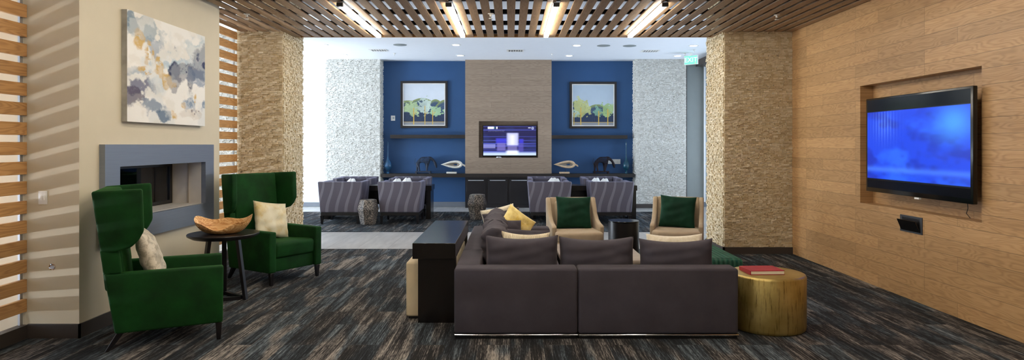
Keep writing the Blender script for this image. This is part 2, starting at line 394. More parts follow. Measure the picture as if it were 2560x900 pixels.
# procedural paint on a dense grid (colour attribute)
def fbm(h, wd, base, seed, octs=5):
    rs = np.random.RandomState(seed); out = np.zeros((h, wd)); amp = 1; tot = 0
    for k in range(octs):
        n = base*2**k; g = rs.rand(n+2, n+2)
        yy = np.linspace(0, n, h); xx = np.linspace(0, n, wd)
        y0 = yy.astype(int); x0 = xx.astype(int); fy = (yy-y0)[:, None]; fx = (xx-x0)[None]
        fy = fy*fy*(3-2*fy); fx = fx*fx*(3-2*fx)
        a = g[y0][:, x0]; b = g[y0][:, x0+1]; c = g[y0+1][:, x0]; d = g[y0+1][:, x0+1]
        out += amp*((a*(1-fx)+b*fx)*(1-fy)+(c*(1-fx)+d*fx)*fy); tot += amp; amp *= .55
    return out/tot
def hexc(s): return np.array(lin(s)[:3])
def sm(a, b, x): t = np.clip((x-a)/(b-a), 0, 1); return t*t*(3-2*t)
def picture(name, img, origin, U, V, mat, parent):
    h, wd, _ = img.shape; O = Vector(origin); U = Vector(U); V = Vector(V)
    vs = [O+U*(i/(wd-1))+V*(j/(h-1)) for j in range(h) for i in range(wd)]
    fs = [(j*wd+i, j*wd+i+1, (j+1)*wd+i+1, (j+1)*wd+i) for j in range(h-1) for i in range(wd-1)]
    me = bpy.data.meshes.new(name); me.from_pydata([tuple(v) for v in vs], [], fs)
    at = me.color_attributes.new('paint', 'FLOAT_COLOR', 'POINT')
    rgba = np.ones((h*wd, 4), dtype=np.float32); rgba[:, :3] = img.reshape(-1, 3); at.data.foreach_set('color', rgba.ravel())
    me.materials.append(mat); o = bpy.data.objects.new(name, me); COL.objects.link(o); o.parent = parent; return o
def paintmat(name, rough=.6, em=0):
    m = NT(name); a = m.node('ShaderNodeAttribute', attribute_name='paint')
    if em:
        m.base((0,0,0,1)); m.link(a.outputs[0], m.b.inputs['Emission Color']); m.b.inputs['Emission Strength'].default_value = em
    else: m.base(a.outputs[0])
    m.set(Roughness=rough); return m.m

# ================================================================== THE SETTING
ZC, ZR = 3.15, 3.65           # slatted ceiling, real ceiling
XL, XR = -3.885, 3.99
YB = 16.25                    # rear wall
struct(box(-10.4, 7.2, -4.3, 16.7, -.12, 0).build('floor', M['tile'], smooth=False))
struct(box(-10.4, 7.2, -4.3, 16.7, ZR, ZR+.1).build('ceiling', M['ceil'], smooth=False))
struct(box(XL+.02, XR, -4.1, 9.62, .0005, CZ).build('floor_carpet', M['carpet'], smooth=False))
struct(box(-6.4, 3.39, 11.5, 14.95, .0005, CZ).build('floor_carpet_rear', M['carpet'], smooth=False))
struct(box(-40, -10.45, -30, 40, -.16, -.06).build('floor_pavement_outside', flat('pavement', '#b9b6b0', .8), smooth=False))

# right wall with the recess
ry0, ry1, rz0, rz1, rd = 5.49, 7.40, .89, 2.22, .145
wr = MB().box(XR, XR+.3, -4, ry0, 0, ZR).box(XR, XR+.3, ry1, 10.0, 0, ZR).box(XR, XR+.3, ry0, ry1, 0, rz0).box(XR, XR+.3, ry0, ry1, rz1, ZR).box(XR+rd, XR+.3, ry0, ry1, rz0, rz1)
struct(wr.build('wall_right', M['oakwall'], smooth=False, fix=False))

# stone columns
def column(name, x0, x1, y0, y1, faces, mat, seed, zb=.10, zt=ZR, core=None):
    c = struct(box(x0, x1, y0, y1, 0, zt).build(name, core or mat, smooth=False))
    mb = MB()
    if 'f' in faces: m_ = cladding((x0, y0, 0), (1,0,0), (0,-1,0), x1-x0, zb, zt, seed); mb.add(m_.v, m_.f)
    if 'l' in faces: m_ = cladding((x0, y0, 0), (0,1,0), (-1,0,0), y1-y0, zb, zt, seed+1); mb.add(m_.v, m_.f)
    if 'r' in faces: m_ = cladding((x1, y0, 0), (0,1,0), (1,0,0), y1-y0, zb, zt, seed+2); mb.add(m_.v, m_.f)
    mb.build('stone_cladding', mat, c, smooth=False)
    return c
column('wall_column_right', 3.03, XR, 9.2, 10.0, 'fl', M['stonewarm'], 3)
column('wall_column_left', XL, -3.24, 9.2, 10.07, 'fr', M['stonewarm'], 13)
column('wall_pier_left', -4.55, -3.21, 15.9, YB, 'fr', M['stonewhite'], 23)
column('wall_pier_right', 3.07, 4.30, 15.9, YB, 'fl', M['stonewhite'], 33)
column('wall_pier_outer', -5.95, -5.0, 12.0, 12.6, 'fr', M['stonewhite'], 43)
def baseb(name, x0, x1, y0, y1, h, mat=None): return struct(box(x0, x1, y0, y1, .001, h).build(name, mat or M['base'], bevel=.004, seg=1))
b = MB().box(3.0, XR, 9.165, 9.2, .001, .10).box(2.995, 3.03, 9.165, 10.0, .001, .10); struct(b.build('baseboard_column_right', M['base']))
b = MB().box(XL, -3.205, 9.165, 9.2, .001, .10).box(-3.24, -3.205, 9.165, 10.07, .001, .10); struct(b.build('baseboard_column_left', M['base']))
baseb('baseboard_pier_right', 3.04, 4.31, 15.86, 15.9, .10, M['base'])
baseb('baseboard_pier_left', -4.56, -3.18, 15.86, 15.9, .10, M['basegrey'])

# rear wall
struct(box(-10.4, -4.5, YB, YB+.2, 0, ZR).build('wall_rear_white', M['whitewall'], smooth=False))
struct(box(-4.5, 4.25, YB, YB+.2, 0, ZR).build('wall_rear_blue', M['blue'], smooth=False))
struct(box(4.25, 7.2, YB, YB+.2, 0, ZR).build('wall_rear_grey', M['greywall'], smooth=False))
baseb('baseboard_rear_white', -10, -4.56, YB-.02, YB, .11, M['basegrey'])
baseb('baseboard_rear_blue', -3.2, 3.06, YB-.02, YB, .12, M['basegrey'])
baseb('baseboard_rear_grey', 4.32, 7.0, YB-.02, YB, .12, M['basegrey'])
struct(box(4.36, 4.40, YB-.06, YB, .12, ZR).build('trim_1', M['base'], smooth=False))
struct(box(4.83, 4.87, YB-.05, YB, .12, ZR).build('trim_2', M['whitewall'], smooth=False))
struct(MB().box(4.62, 4.90, 13.0, YB-.07, 3.50, ZR).box(4.90, 4.95, 13.0, YB-.07, 3.56, ZR).build('trim_3', M['base'], smooth=False))
struct(box(XR+.3, 7.2, 9.8, 10.0, 0, ZR).build('wall_return', M['whitewall'], smooth=False))
# grey wood panel with the recessed television
pcx0, pcx1, pcy = PX(1163,16.0), PX(1379,16.0), 16.0
qx0, qx1, qz0, qz1 = PX(1197,16.0), PX(1345,16.0), PZ(394,16.0), PZ(303,16.0)
pz0 = .80
pn = MB().box(pcx0, qx0, pcy, YB, pz0, ZR).box(qx1, pcx1, pcy, YB, pz0, ZR).box(qx0, qx1, pcy, YB, pz0, qz0).box(qx0, qx1, pcy, YB, qz1, ZR).box(qx0, qx1, YB-.06, YB, qz0, qz1)
struct(pn.build('wall_panel', M['greyoak'], smooth=False, fix=False))

# fireplace chase with a see-through opening
cx0, cx1, cy0, cy1 = -4.15, -3.45, 5.18, 7.67
oy0, oy1, oz0, oz1 = 5.64, 7.22, .90, 1.36
ch = MB().box(cx0, cx1, cy0, oy0, 0, ZR).box(cx0, cx1, oy1, cy1, 0, ZR).box(cx0, cx1, oy0, oy1, 0, oz0).box(cx0, cx1, oy0, oy1, oz1, ZR)
struct(ch.build('wall_left', M['cream'], smooth=False, fix=False))
b = MB().box(XL+.03, cx1+.014, cy0-.014, cy0, .001, .12).box(cx1, cx1+.014, cy0-.014, cy1+.01, .001, .12)
struct(b.build('baseboard_left', M['base']))
b = MB().box(XL-.04, XL+.03, -3.9, cy0-.002, .001, .114).box(XL-.04, XL+.03, cy1, 9.16, .001, .114)
struct(b.build('baseboard_screen', M['base']))

# left window wall and added right window: frames and panes
def window(n, axis, at, a0, a1, z0, z1, bars):
    mb = MB(); r = .05
    def bb(a, b, za, zb, d=.05):
        if axis == 'x': mb.box(at-d, at+d, a, b, za, zb)
        else: mb.box(a, b, at-d, at+d, za, zb)
    bb(a0, a1, z0, z0+.08); bb(a0, a1, z1-.08, z1)
    for k in range(bars+1):
        p = a0+(a1-a0)*k/bars; bb(max(a0, p-r/2), min(a1, p+r/2), z0, z1)
    o = struct(mb.build('window_%d' % n, M['alu'], smooth=False, fix=False))
    g = (MB().box(at-.004, at+.004, a0+.03, a1-.03, z0+.06, z1-.06) if axis == 'x' else MB().box(a0+.03, a1-.03, at-.004, at+.004, z0+.06, z1-.06)).build('pane', M['glass'], o, smooth=False)
    return o
window(1, 'x', -8.1, -4.1, 10.1, 0.0, ZR, 6)
window(2, 'x', 7.1, 10.0, 16.2, 0.0, ZR, 3)  # unseen window, added to let more light into the rear room
window(3, 'x', -10.2, 10.3, 16.2, 0.0, ZR, 3)
struct(box(-10.4, -8.15, 10.1, 10.3, 0, ZR).build('wall_left_return', M['whitewall'], smooth=False))
struct(box(-8.2, 4.3, -4.3, -4.1, 0, ZR).build('wall_front', M['cream'], smooth=False))

# slatted timber ceiling: every slat a part
sc_ = thing('slatted_ceiling', 'suspended ceiling of brown wood slats with gaps over the lounge', 'slatted ceiling', (0, 3, ZC))
def child_mesh(mb, name, mat, root, **kw):
    o = mb.build(name, mat, root, **kw); o.matrix_parent_inverse = Matrix.Translation(-Vector(root.location)); return o
def slat(x, y0, y1): return child_mesh(box(x-.049, x+.049, y0, y1, ZC, ZC+.02), 'slat', M['slat'], sc_, smooth=False)
pitch = .151; k = 0; x = 3.93
while x > -3.85:
    if x+.05 < -3.24 or x-.05 > 3.03:
        ye = 9.165
    else: ye = 9.62
    if x-.05 < -3.44:
        slat(x, -3.2, cy0-.004); slat(x, cy1+.004, ye)
    else: slat(x, -3.2, ye)
    x -= pitch
for y in (-2.6, -1.15, .3, 1.75, 3.2, 4.6, 8.03, 8.77, 9.46, 6.0, 7.3):
    xa = -3.42 if cy0-.1 < y < cy1+.1 else XL+.05
    if y > 9.2: xa, xb = -3.2, 3.0
    else: xb = XR-.01
    child_mesh(box(xa, xb, y-.025, y+.025, ZC+.021, ZC+.075), 'crossbar', M['black'], sc_, smooth=False)
child_mesh(box(-3.2, 3.0, 9.62, 9.64, ZC-.004, ZC+.075), 'edge_trim', M['screen'], sc_, smooth=False)

# slatted screens beside the fireplace
def screen(y0, y1, label):
    r = thing('slatted_screen', label, 'screen', (XL, y0, .114), 0, 'oak slat screens')
    z = .114+.055; 
    zs = []
    pitch = .1565; hh = .051
    zc = 1.55-(322-HY)*5.18/F      # a slat centre seen beside the fireplace wall
    zc -= int((zc-.17)/pitch)*pitch
    while zc+hh < ZC-.01:
        child_mesh(box(XL-.012, XL+.02, y0+.002, y1-.002, zc-hh, zc+hh), 'slat', M['screen'], r, bevel=.002, seg=1); zc += pitch
    for y in ([y0+.02, y1-.02] if y1-y0 < 3 else [y0+.02, y0+2.2, y0+4.4, y0+6.6, y1-.02]):
        child_mesh(box(XL-.03, XL-.013, y-.015, y+.015, .114, ZC-.01), 'post', M['alu'], r, smooth=False)
    return r
screen(-3.8, cy0, 'oak horizontal slat screen left of the light switch wall')
screen(cy1, 9.16, 'oak horizontal slat screen between fireplace wall and stone column')

# LED tubes in the slatted ceiling
tl = ['long glowing linear ceiling light, leftmost of the four', 'long glowing linear ceiling light, second from the left', 'long glowing linear ceiling light, third from the left', 'long glowing linear ceiling light, rightmost of the four']
proto = None
def tube_light(x, y0, y1, label):
    r = thing('linear_light', label, 'ceiling light', (x, (y0+y1)/2, ZC), 0, 'linear lights in the slatted ceiling')
    L = (y1-y0)/2
    box(-.036, .036, -L, L, -.012, -.0015).build('housing', M['alu'], r, smooth=False)
    box(-.032, .032, -L+.03, L-.01, -.046, -.0125).build('diffuser', M['tube'], r, bevel=.008, seg=2)
    box(-.034, .034, -L-.02, -L+.029, -.05, -.0125).build('end_cap', M['black'], r, smooth=False)
    return r
for j, px in enumerate((947, 1157, 1365, 1575)):
    x = PX(px, 9.4)
    tube_light(x, 7.26, 9.42, tl[j])
for (y0, y1, where) in ((4.3, 6.46, 'above the sofa'), (1.3, 3.46, 'above the viewer'), (-1.8, .4, 'behind the viewer')):
    for j, px in enumerate((947, 1157, 1365, 1575)):
        tube_light(PX(px, 9.4), y0, y1, 'long linear ceiling light %s, %s of that row' % (where, ('leftmost','second','third','rightmost')[j]))

# ================================================================== FIREPLACE WALL
fp = thing('fireplace', 'see-through gas fireplace with wide brushed steel surround in the cream wall', 'fireplace', (cx1, 6.43, .695))
def fc(mb, name, mat, parent=fp, root=fp, **kw):
    return child_mesh(mb, name, mat, root, **kw)
X1 = cx1+.05
fy0, fy1, fz0, fz1 = 5.43, 7.42, .695, 1.553
fc(MB().box(cx1+.001, X1, fy0, oy0, fz0, fz1).box(cx1+.001, X1, oy1, fy1, fz0, fz1).box(cx1+.001, X1, oy0, oy1, fz0, oz0).box(cx1+.001, X1, oy0, oy1, oz1, fz1), 'surround', M['steel'], smooth=False, fix=False)
e = .004
fc(MB().box(-3.765, cx1, oy0, oy0+e, oz0+e, oz1-e).box(-3.765, cx1, oy1-e, oy1, oz0+e, oz1-e).box(-3.765, cx1, oy0, oy1, oz0, oz0+e).box(-3.765, cx1, oy0, oy1, oz1-e, oz1), 'reveal', flat('satin steel reveal', '#c4bdb3', .4, .15), smooth=False, fix=False)
fc(MB().box(-3.60, -3.585, oy1-.016, oy1-e, oz0+e, oz1-e), 'reveal_strip', flat('pale steel strip', '#b5aa9c', .4, .6), smooth=False)
for gx, nm in ((-3.79, 0), (-4.13, 1)):
    fr_ = fc(MB().box(gx-.01, gx+.02, oy0+e, oy0+.05, oz0+e, oz1-e).box(gx-.01, gx+.02, oy1-.05, oy1-e, oz0+e, oz1-e).box(gx-.01, gx+.02, oy0+.05, oy1-.05, oz0+e, oz0+.04).box(gx-.01, gx+.02, oy0+.05, oy1-.05, oz1-.045, oz1-e), 'glass_frame', M['black'], smooth=False, fix=False)
    g = box(gx, gx+.006, oy0+.04, oy1-.04, oz0+.035, oz1-.04).build('glass_pane', M['smoke'], fr_, smooth=False)
fc(MB().box(-4.12, -3.80, oy0+.001, oy0+.012, oz0+.001, oz1-.001).box(-4.12, -3.80, oy1-.012, oy1-.001, oz0+.001, oz1-.001).box(-4.12, -3.80, oy0+.012, oy1-.012, oz0+.001, oz0+.035).box(-4.12, -3.80, oy0+.012, oy1-.012, oz1-.012, oz1-.001), 'firebox', M['liner'], smooth=False, fix=False)
# pebbles on the burner
def pebble(seed):
    rs = random.Random(seed); bm = bmesh.new(); bmesh.ops.create_icosphere(bm, subdivisions=3, radius=1)
    sx, sy, sz = rs.uniform(.035,.05), rs.uniform(.05,.075), rs.uniform(.025,.034)
    for v in bm.verts:
        k_ = 1+.08*math.sin(3*v.co.x+seed)*math.cos(2.5*v.co.y)
        v.co = Vector((v.co.x*sx*k_, v.co.y*sy*k_, v.co.z*sz))
    me = bpy.data.meshes.new('pebble'); bm.to_mesh(me); bm.free(); me.shade_smooth(); me.materials.append(M['pebble'])
    o = bpy.data.objects.new('pebble', me); COL.objects.link(o); return o, sz
for i in range(6):
    o, sz = pebble(i); o.location = (-3.90-.03*math.sin(i*2.1), 6.25+i*.155, oz0+.035+sz); o.rotation_euler = (0,0,i)
    tag(o, 'pale rounded stone lying in a row behind the fireplace glass', 'stone', 'pale stones in the fireplace')

# abstract canvas
H_, W_ = 340, 400
pv = np.linspace(0, 1, H_)[:, None]*np.ones((1, W_)); pu = np.linspace(0, 1, W_)[None]*np.ones((H_, 1))
a1 = fbm(H_, W_, 3, 5, 7); a2 = fbm(H_, W_, 4, 11, 7); a3 = fbm(H_, W_, 12, 17, 5); a4 = fbm(H_, W_, 6, 21, 6)
img = np.ones((H_, W_, 3))*hexc('#edeae3')
def lay(img, m_, c): return img*(1-m_[..., None])+hexc(c)*m_[..., None]
b3 = fbm(H_, W_, 9, 51, 6)
def blob(u, v, ru, rv, wob=.9, n=None):
    n = a2*.45+b3*.55 if n is None else n
    d = np.sqrt(((pu-u)/ru)**2+((pv-v)/rv)**2)+(n-n.mean())*5.5*wob
    return (1-sm(.75, 1.2, d))*(.5+.5*sm(.42,.52,a1*.3+b3*.7))
img = lay(img, .35*sm(.5, .62, a1), '#c3cdd0'); img = lay(img, .3*sm(.52, .64, a4), '#d8d0c0')
for (u, v, ru, rv, c, al) in ((.62,.62,.28,.10,'#8fb3c6',.6),(.2,.86,.22,.10,'#6f8d9c',.6),(.85,.82,.2,.09,'#9db7c0',.6),(.55,.50,.07,.20,'#2c3658',1),(.70,.56,.16,.09,'#2c3658',1),(.77,.45,.05,.14,'#2c3555',1),
                              (.92,.68,.10,.13,'#2c385c',1),(.86,.50,.14,.08,'#5f7897',.7),(.30,.72,.10,.10,'#7f93a8',.6),(.16,.35,.13,.10,'#5c5f7c',.85),(.09,.24,.10,.08,'#4b4158',.8),(.30,.18,.16,.06,'#5f7690',.75),
                              (.75,.23,.13,.07,'#56789a',.8),(.97,.25,.06,.10,'#4d6f92',.8),(.10,.46,.14,.05,'#8199ab',.6),(.42,.08,.08,.06,'#42617f',.85),(.35,.38,.14,.08,'#b7c4cb',.5),(.03,.92,.05,.12,'#557488',.8)):
    img = lay(img, al*blob(u, v, ru, rv), c)
for (u, v, ru, rv) in ((.13,.74,.07,.07),(.24,.66,.07,.10),(.36,.55,.06,.12),(.44,.42,.06,.09),(.18,.48,.10,.04),(.85,.28,.03,.07),(.55,.12,.04,.09),(.68,.20,.06,.04),(.55,.36,.05,.05)):
    img = lay(img, .9*blob(u, v, ru*.85, rv, .7)*sm(.40,.50,a3), '#cda653')
img = lay(img, .5*blob(.8,.13,.16,.05, .9), '#b7a48e')
# small dark scribble low on the right, generic strokes
for (u, v, ru, rv) in ((.80,.155,.012,.012),(.86,.15,.01,.02),(.90,.16,.016,.01),(.95,.165,.02,.008),(.84,.125,.01,.012)):
    img = lay(img, .9*blob(u, v, ru, rv, .6, a3), '#3f3040')
pt = thing('abstract_painting', 'square unframed abstract canvas in white, navy and gold above the fireplace', 'painting', (cx1, 6.475, 1.757))
py0, py1, pzz0, pzz1 = 5.74, 7.20, 1.757, 2.752
child_mesh(box(cx1+.002, cx1+.05, py0, py1, pzz0, pzz1), 'stretcher', flat('canvas edge', '#a9a69e', .8, vary=.3), pt, smooth=False)
c_ = picture('canvas', img, (cx1+.0515, py0, pzz0), (0, py1-py0, 0), (0, 0, pzz1-pzz0), paintmat('canvas paint', .7), pt); c_.matrix_parent_inverse = Matrix.Translation(-Vector(pt.location))

# switch and round outlet on the pilaster
sw_ = thing('light_switch', 'white double light switch plate on the narrow wall beside the slat screen', 'light switch', (PX(108,5.18), 5.18, 1.13))
child_mesh(box(PX(97,5.18), PX(119,5.18), 5.173, 5.18, PZ(511,5.18), PZ(477,5.18)), 'plate', M['white'], sw_, bevel=.003, seg=2)
for dx in (-.012, .012): child_mesh(box(PX(108,5.18)+dx-.004, PX(108,5.18)+dx+.004, 5.166, 5.174, PZ(500,5.18), PZ(489,5.18)), 'toggle', M['white'], sw_, smooth=False)
o = MB().lathe([(.026,0),(.026,.004),(.018,.006),(.016,.003),(.004,.003)], 24).build('wall_outlet', M['chrome']); o.location = (PX(131,5.18), 5.18, PZ(667,5.18)); o.rotation_euler = (PI/2, 0, 0)
tag(o, 'small round chrome outlet low on the narrow wall below the switch', 'outlet')

# ================================================================== RIGHT WALL TELEVISION
tv = thing('television', 'large black wall television showing a blurred blue picture in the oak wall recess', 'television', (3.93, 6.29, 1.04))
tx = 3.90; ty0, ty1, tz0, tz1 = 5.467, 7.114, 1.045, 2.05
child_mesh(box(tx, tx+.04, ty0, ty1, tz0, tz1), 'frame', M['plastic'], tv, bevel=.006, seg=2)
child_mesh(box(tx+.041, tx+.10, ty0+.12, ty1-.15, tz0+.08, tz1-.12), 'rear_housing', M['plastic'], tv, bevel=.015, seg=2)
child_mesh(box(tx+.101, XR+rd-.001, 6.05, 6.5, 1.35, 1.75), 'bracket', M['black'], tv, smooth=False)
hh, ww = 110, 180
v_ = np.linspace(0, 1, hh)[:, None]*np.ones((1, ww)); u_ = np.linspace(0, 1, ww)[None]*np.ones((hh, 1))
n1 = fbm(hh, ww, 3, 31, 4); n2 = fbm(hh, ww, 2, 33, 2); n3 = fbm(hh, ww, 5, 37, 3)
img = hexc('#1238c0')*np.ones((hh, ww, 1)); g3 = lambda x: x[..., None]
img = img*(1-g3(sm(.45,.75,n1)*.5))+hexc('#2a66ee')*g3(sm(.45,.75,n1)*.5)
img = img*(1-g3(sm(.5,.75,n3)*.7))+hexc('#101f8c')*g3(sm(.5,.75,n3)*.7)
gl_ = np.exp(-(((u_-.87)/.14)**2+((v_-.78)/.2)**2)); img = img*(1-g3(gl_*.7))+hexc('#3f93f2')*g3(gl_*.7)
gl_ = np.exp(-(((v_-.16)/.04)**2))*.4; img = img*(1-g3(gl_))+hexc('#4a80ee')*g3(gl_)
st_ = (.5+.5*np.sin(u_*190))*np.exp(-(((u_-.2)/.12)**2+((v_-.8)/.2)**2))*.3; img = img*(1-g3(st_))+hexc('#6f9cf2')*g3(st_)
bar = ((v_ < .02) | (v_ > .985))
img = np.where(g3(bar), hexc('#000004'), img)
s_ = picture('screen', img, (tx-.0012, ty1-.03, tz0+.13), (0, -(ty1-ty0-.06), 0), (0, 0, (tz1-tz0)*.73), paintmat('television picture', .25, 1.3), tv); s_.matrix_parent_inverse = Matrix.Translation(-Vector(tv.location))
child_mesh(box(tx-.001, tx, ty0+.028, ty1-.028, tz0+.045, tz0+.128), 'lower_black_band', M['darkglass'], tv, smooth=False)
child_mesh(box(tx-.001, tx, ty0+.028, ty1-.028, tz0+.13+(tz1-tz0)*.73, tz1-.02), 'upper_black_band', M['darkglass'], tv, smooth=False)
child_mesh(box(tx-.002, tx+.02, 6.19, 6.26, tz0-.018, tz0-.001), 'sensor', M['white'], tv, smooth=False)
child_mesh(MB().tube([(3.96, 5.62, 1.06), (3.965, 5.62, 1.0), (3.98, 5.66, .95), (4.0, 5.64, .91)], .003, 6), 'cable', M['black'], tv)
# floor-box style outlet with open flap
ob = thing('media_outlet', 'black recessed outlet plate with open flap below the large television', 'outlet', (XR, 6.41, .70))
yA, yB = 3.99*F/(2307-CX), 3.99*F/(2252-CX); zt_, zb_ = HC-(545-HY)*yA/F, HC-(588-HY)*yA/F
child_mesh(MB().box(XR-.008, XR-.001, yA, yA+.035, zb_, zt_).box(XR-.008, XR-.001, yB-.035, yB, zb_, zt_).box(XR-.008, XR-.001, yA+.035, yB-.035, zb_, zb_+.02).box(XR-.008, XR-.001, yA+.035, yB-.035, zt_-.02, zt_), 'plate', flat('grey plate', '#3a3d42', .4), ob, smooth=False, fix=False)
child_mesh(box(XR-.004, XR-.001, yA+.035, yB-.035, zb_+.02, zt_-.02), 'socket_back', M['black'], ob, smooth=False)
child_mesh(MB().add([(XR-.010, yA+.02, zb_+.02), (XR-.010, yB-.03, zb_+.02), (XR-.055, yB-.03, zt_-.04), (XR-.055, yA+.03, zt_-.04), (XR-.016, yA+.02, zb_+.018), (XR-.016, yB-.03, zb_+.018), (XR-.061, yB-.03, zt_-.042), (XR-.061, yA+.03, zt_-.042)],
    [(0,1,2,3),(7,6,5,4),(0,4,5,1),(1,5,6,2),(2,6,7,3),(3,7,4,0)]), 'flap', M['plastic'], ob, smooth=False)

# ================================================================== REAR WALL
def frame_pic(px0, px1, py0_, py1_, img, label):
    Y = YB; x0, x1, z0, z1 = PX(px0,Y), PX(px1,Y), PZ(py1_,Y), PZ(py0_,Y); b_ = .055
    r = thing('framed_picture', label, 'picture', ((x0+x1)/2, Y, z0), 0, 'framed tree paintings')
    y0 = Y-.045
    child_mesh(MB().box(x0, x0+b_, y0, Y-.001, z0, z1).box(x1-b_, x1, y0, Y-.001, z0, z1).box(x0+b_, x1-b_, y0, Y-.001, z0, z0+b_).box(x0+b_, x1-b_, y0, Y-.001, z1-b_, z1), 'frame', M['shelf'], r, fix=False, smooth=False)
    i = b_; t = .022; y1 = Y-.038
    child_mesh(MB().box(x0+i, x0+i+t, y1, Y-.002, z0+i, z1-i).box(x1-i-t, x1-i, y1, Y-.002, z0+i, z1-i).box(x0+i+t, x1-i-t, y1, Y-.002, z0+i, z0+i+t).box(x0+i+t, x1-i-t, y1, Y-.002, z1-i-t, z1-i), 'fillet', M['white'], r, fix=False, smooth=False)
    i += t
    p = picture('painting', img, (x0+i, Y-.02, z0+i), (x1-x0-2*i, 0, 0), (0, 0, z1-z0-2*i), PM, r); p.matrix_parent_inverse = Matrix.Translation(-Vector(r.location))
PM = paintmat('tree painting', .6)
def trees(hills, crowns, sky, seed):
    n = 170; v = np.linspace(0, 1, n)[:, None]*np.ones((1, n)); u = np.linspace(0, 1, n)[None]*np.ones((n, 1))
    f1 = fbm(n, n, 5, seed, 5); f2 = fbm(n, n, 14, seed+1, 4); f3 = fbm(n, n, 30, seed+2, 2)
    img = hexc(sky[0])*np.ones((n, n, 1)); img = img*(1-v[..., None]*.5)+hexc(sky[1])*v[..., None]*.5
    img = img*(1+(f1[..., None]-.5)*.12)
    for (cu, r, h) in hills:
        top = h-((u-cu)/r)**2*.25; m_ = (v < top).astype(float)
        c = hexc('#8c9a5e')*(sm(-.10, 0, v-top))[..., None]+hexc('#3f5570')*(1-sm(-.10, 0, v-top))[..., None]
        img = img*(1-m_[..., None])+c*m_[..., None]
    m_ = (v < .30)*1.0; band = hexc('#24344f')*(1+.8*(np.sin(u*150+f1*30)[..., None] > .9)); img = img*(1-m_[..., None])+band*m_[..., None]
    m_ = (v < .075)*1.0; img = img*(1-m_[..., None])+hexc('#8d8f93')*m_[..., None]
    m_ = ((v > .07) & (v < .082))*1.0; img = img*(1-m_[..., None])+hexc('#c2a55c')*m_[..., None]
    for (cu, cv, ru, rv, c, tx_) in crowns:
        d = np.sqrt(((u-cu)/ru)**2+((v-cv)/rv)**2)+(f2-.5)*1.5
        m_ = ((d < .85) & (f3 > .22) & (v > .2))*1.0
        cc = hexc(c)*(1+(f1[..., None]-.5)*.8)
        img = img*(1-m_[..., None]*.93)+cc*m_[..., None]*.93
        t = ((abs(u-tx_) < .011) & (v > .01) & (v < cv+.02)) | ((abs(u-tx_-abs(v-.25)*.9) < .008) & (v > .23) & (v < .33))
        img = np.where(t[..., None], hexc('#d5b04c'), img)
    return np.clip(img, 0, 1)
frame_pic(1002, 1119, 203, 320, trees([(.1,.5,.60),(.45,.45,.66),(.78,.25,.63),(1.02,.3,.62)], [(.22,.40,.27,.20,'#b9cf9c',.245),(.52,.45,.2,.24,'#c3d3c6',.52),(.80,.34,.22,.14,'#a9c99b',.71)], ('#dfe4ea','#c9d3dd'), 3), 'dark framed painting of pale trees, left of the wood panel on the blue wall')
frame_pic(1424, 1541, 205, 321, trees([(.1,.35,.6),(.60,.4,.52)], [(.19,.42,.24,.25,'#b9bd7e',.20),(.02,.3,.12,.1,'#b4cbb8',.03),(.63,.34,.12,.16,'#7fa88f',.635),(.88,.38,.17,.22,'#9db77a',.86)], ('#bccad6','#a3b6c6'), 9), 'dark framed painting of green trees, right of the wood panel on the blue wall')

# floating shelves
Ys = YB
o = box(PX(977,16.1), pcx0-.001, 16.0, YB-.001, PZ(346,16.0), PZ(337,16.0)).build('wall_shelf', M['shelf'], bevel=.003, seg=1); tag(o, 'dark floating shelf below the painting left of the wood panel', 'shelf', 'floating shelves')
o = box(pcx1+.001, PX(1567,16.1), 16.0, YB-.001, PZ(347,16.0), PZ(338,16.0)).build('wall_shelf', M['shelf'], bevel=.003, seg=1); tag(o, 'dark floating shelf below the painting right of the wood panel', 'shelf', 'floating shelves')

# counter and cabinets
cf = 15.88; cz1 = PZ(434.5, cf); cz0 = PZ(443.5, cf)
o = MB().box(-3.17, 3.03, cf, pcy-.002, cz0, cz1).box(-3.17, pcx0-.002, pcy-.002, YB-.001, cz0, cz1).box(pcx1+.002, 3.03, pcy-.002, YB-.001, cz0, cz1).build('counter', M['shelf'], smooth=False, fix=False); tag(o, 'long dark counter running along the blue wall under the sculptures', 'counter')
kf = 15.92; kx0, kx1 = PX(1163,kf), PX(1379,kf)
labels = ['dark cabinet under the wood panel, leftmost of the row', 'dark cabinet under the wood panel, second in the row', 'dark cabinet under the wood panel, third in the row', 'dark cabinet under the wood panel, rightmost, behind the armchair']
wk = (kx1-kx0)/4
for i in range(4):
    a0 = kx0+i*wk
    r = thing('cabinet', labels[i], 'cabinet', (a0+wk/2, kf, 0), 0, 'cabinets under the wood panel')
    child_mesh(box(a0+.001, a0+wk-.001, kf, YB-.021, .001, cz0-.001), 'body', M['cabinet'], r, smooth=False)
    d = child_mesh(box(a0+.035, a0+wk-.035, kf-.022, kf-.001, .10, cz0-.05), 'door', M['cabinet'], r, bevel=.003, seg=1)
    h = box(a0+wk/2-.19, a0+wk/2+.19, kf-.05, kf-.035, PZ(451,kf)-.006, PZ(451,kf)+.010).add([], []).box(a0+wk/2-.18, a0+wk/2-.165, kf-.035, kf-.0225, PZ(451,kf)-.004, PZ(451,kf)+.004).box(a0+wk/2+.165, a0+wk/2+.18, kf-.035, kf-.0225, PZ(451,kf)-.004, PZ(451,kf)+.004).build('handle', M['handle'], d, smooth=False)

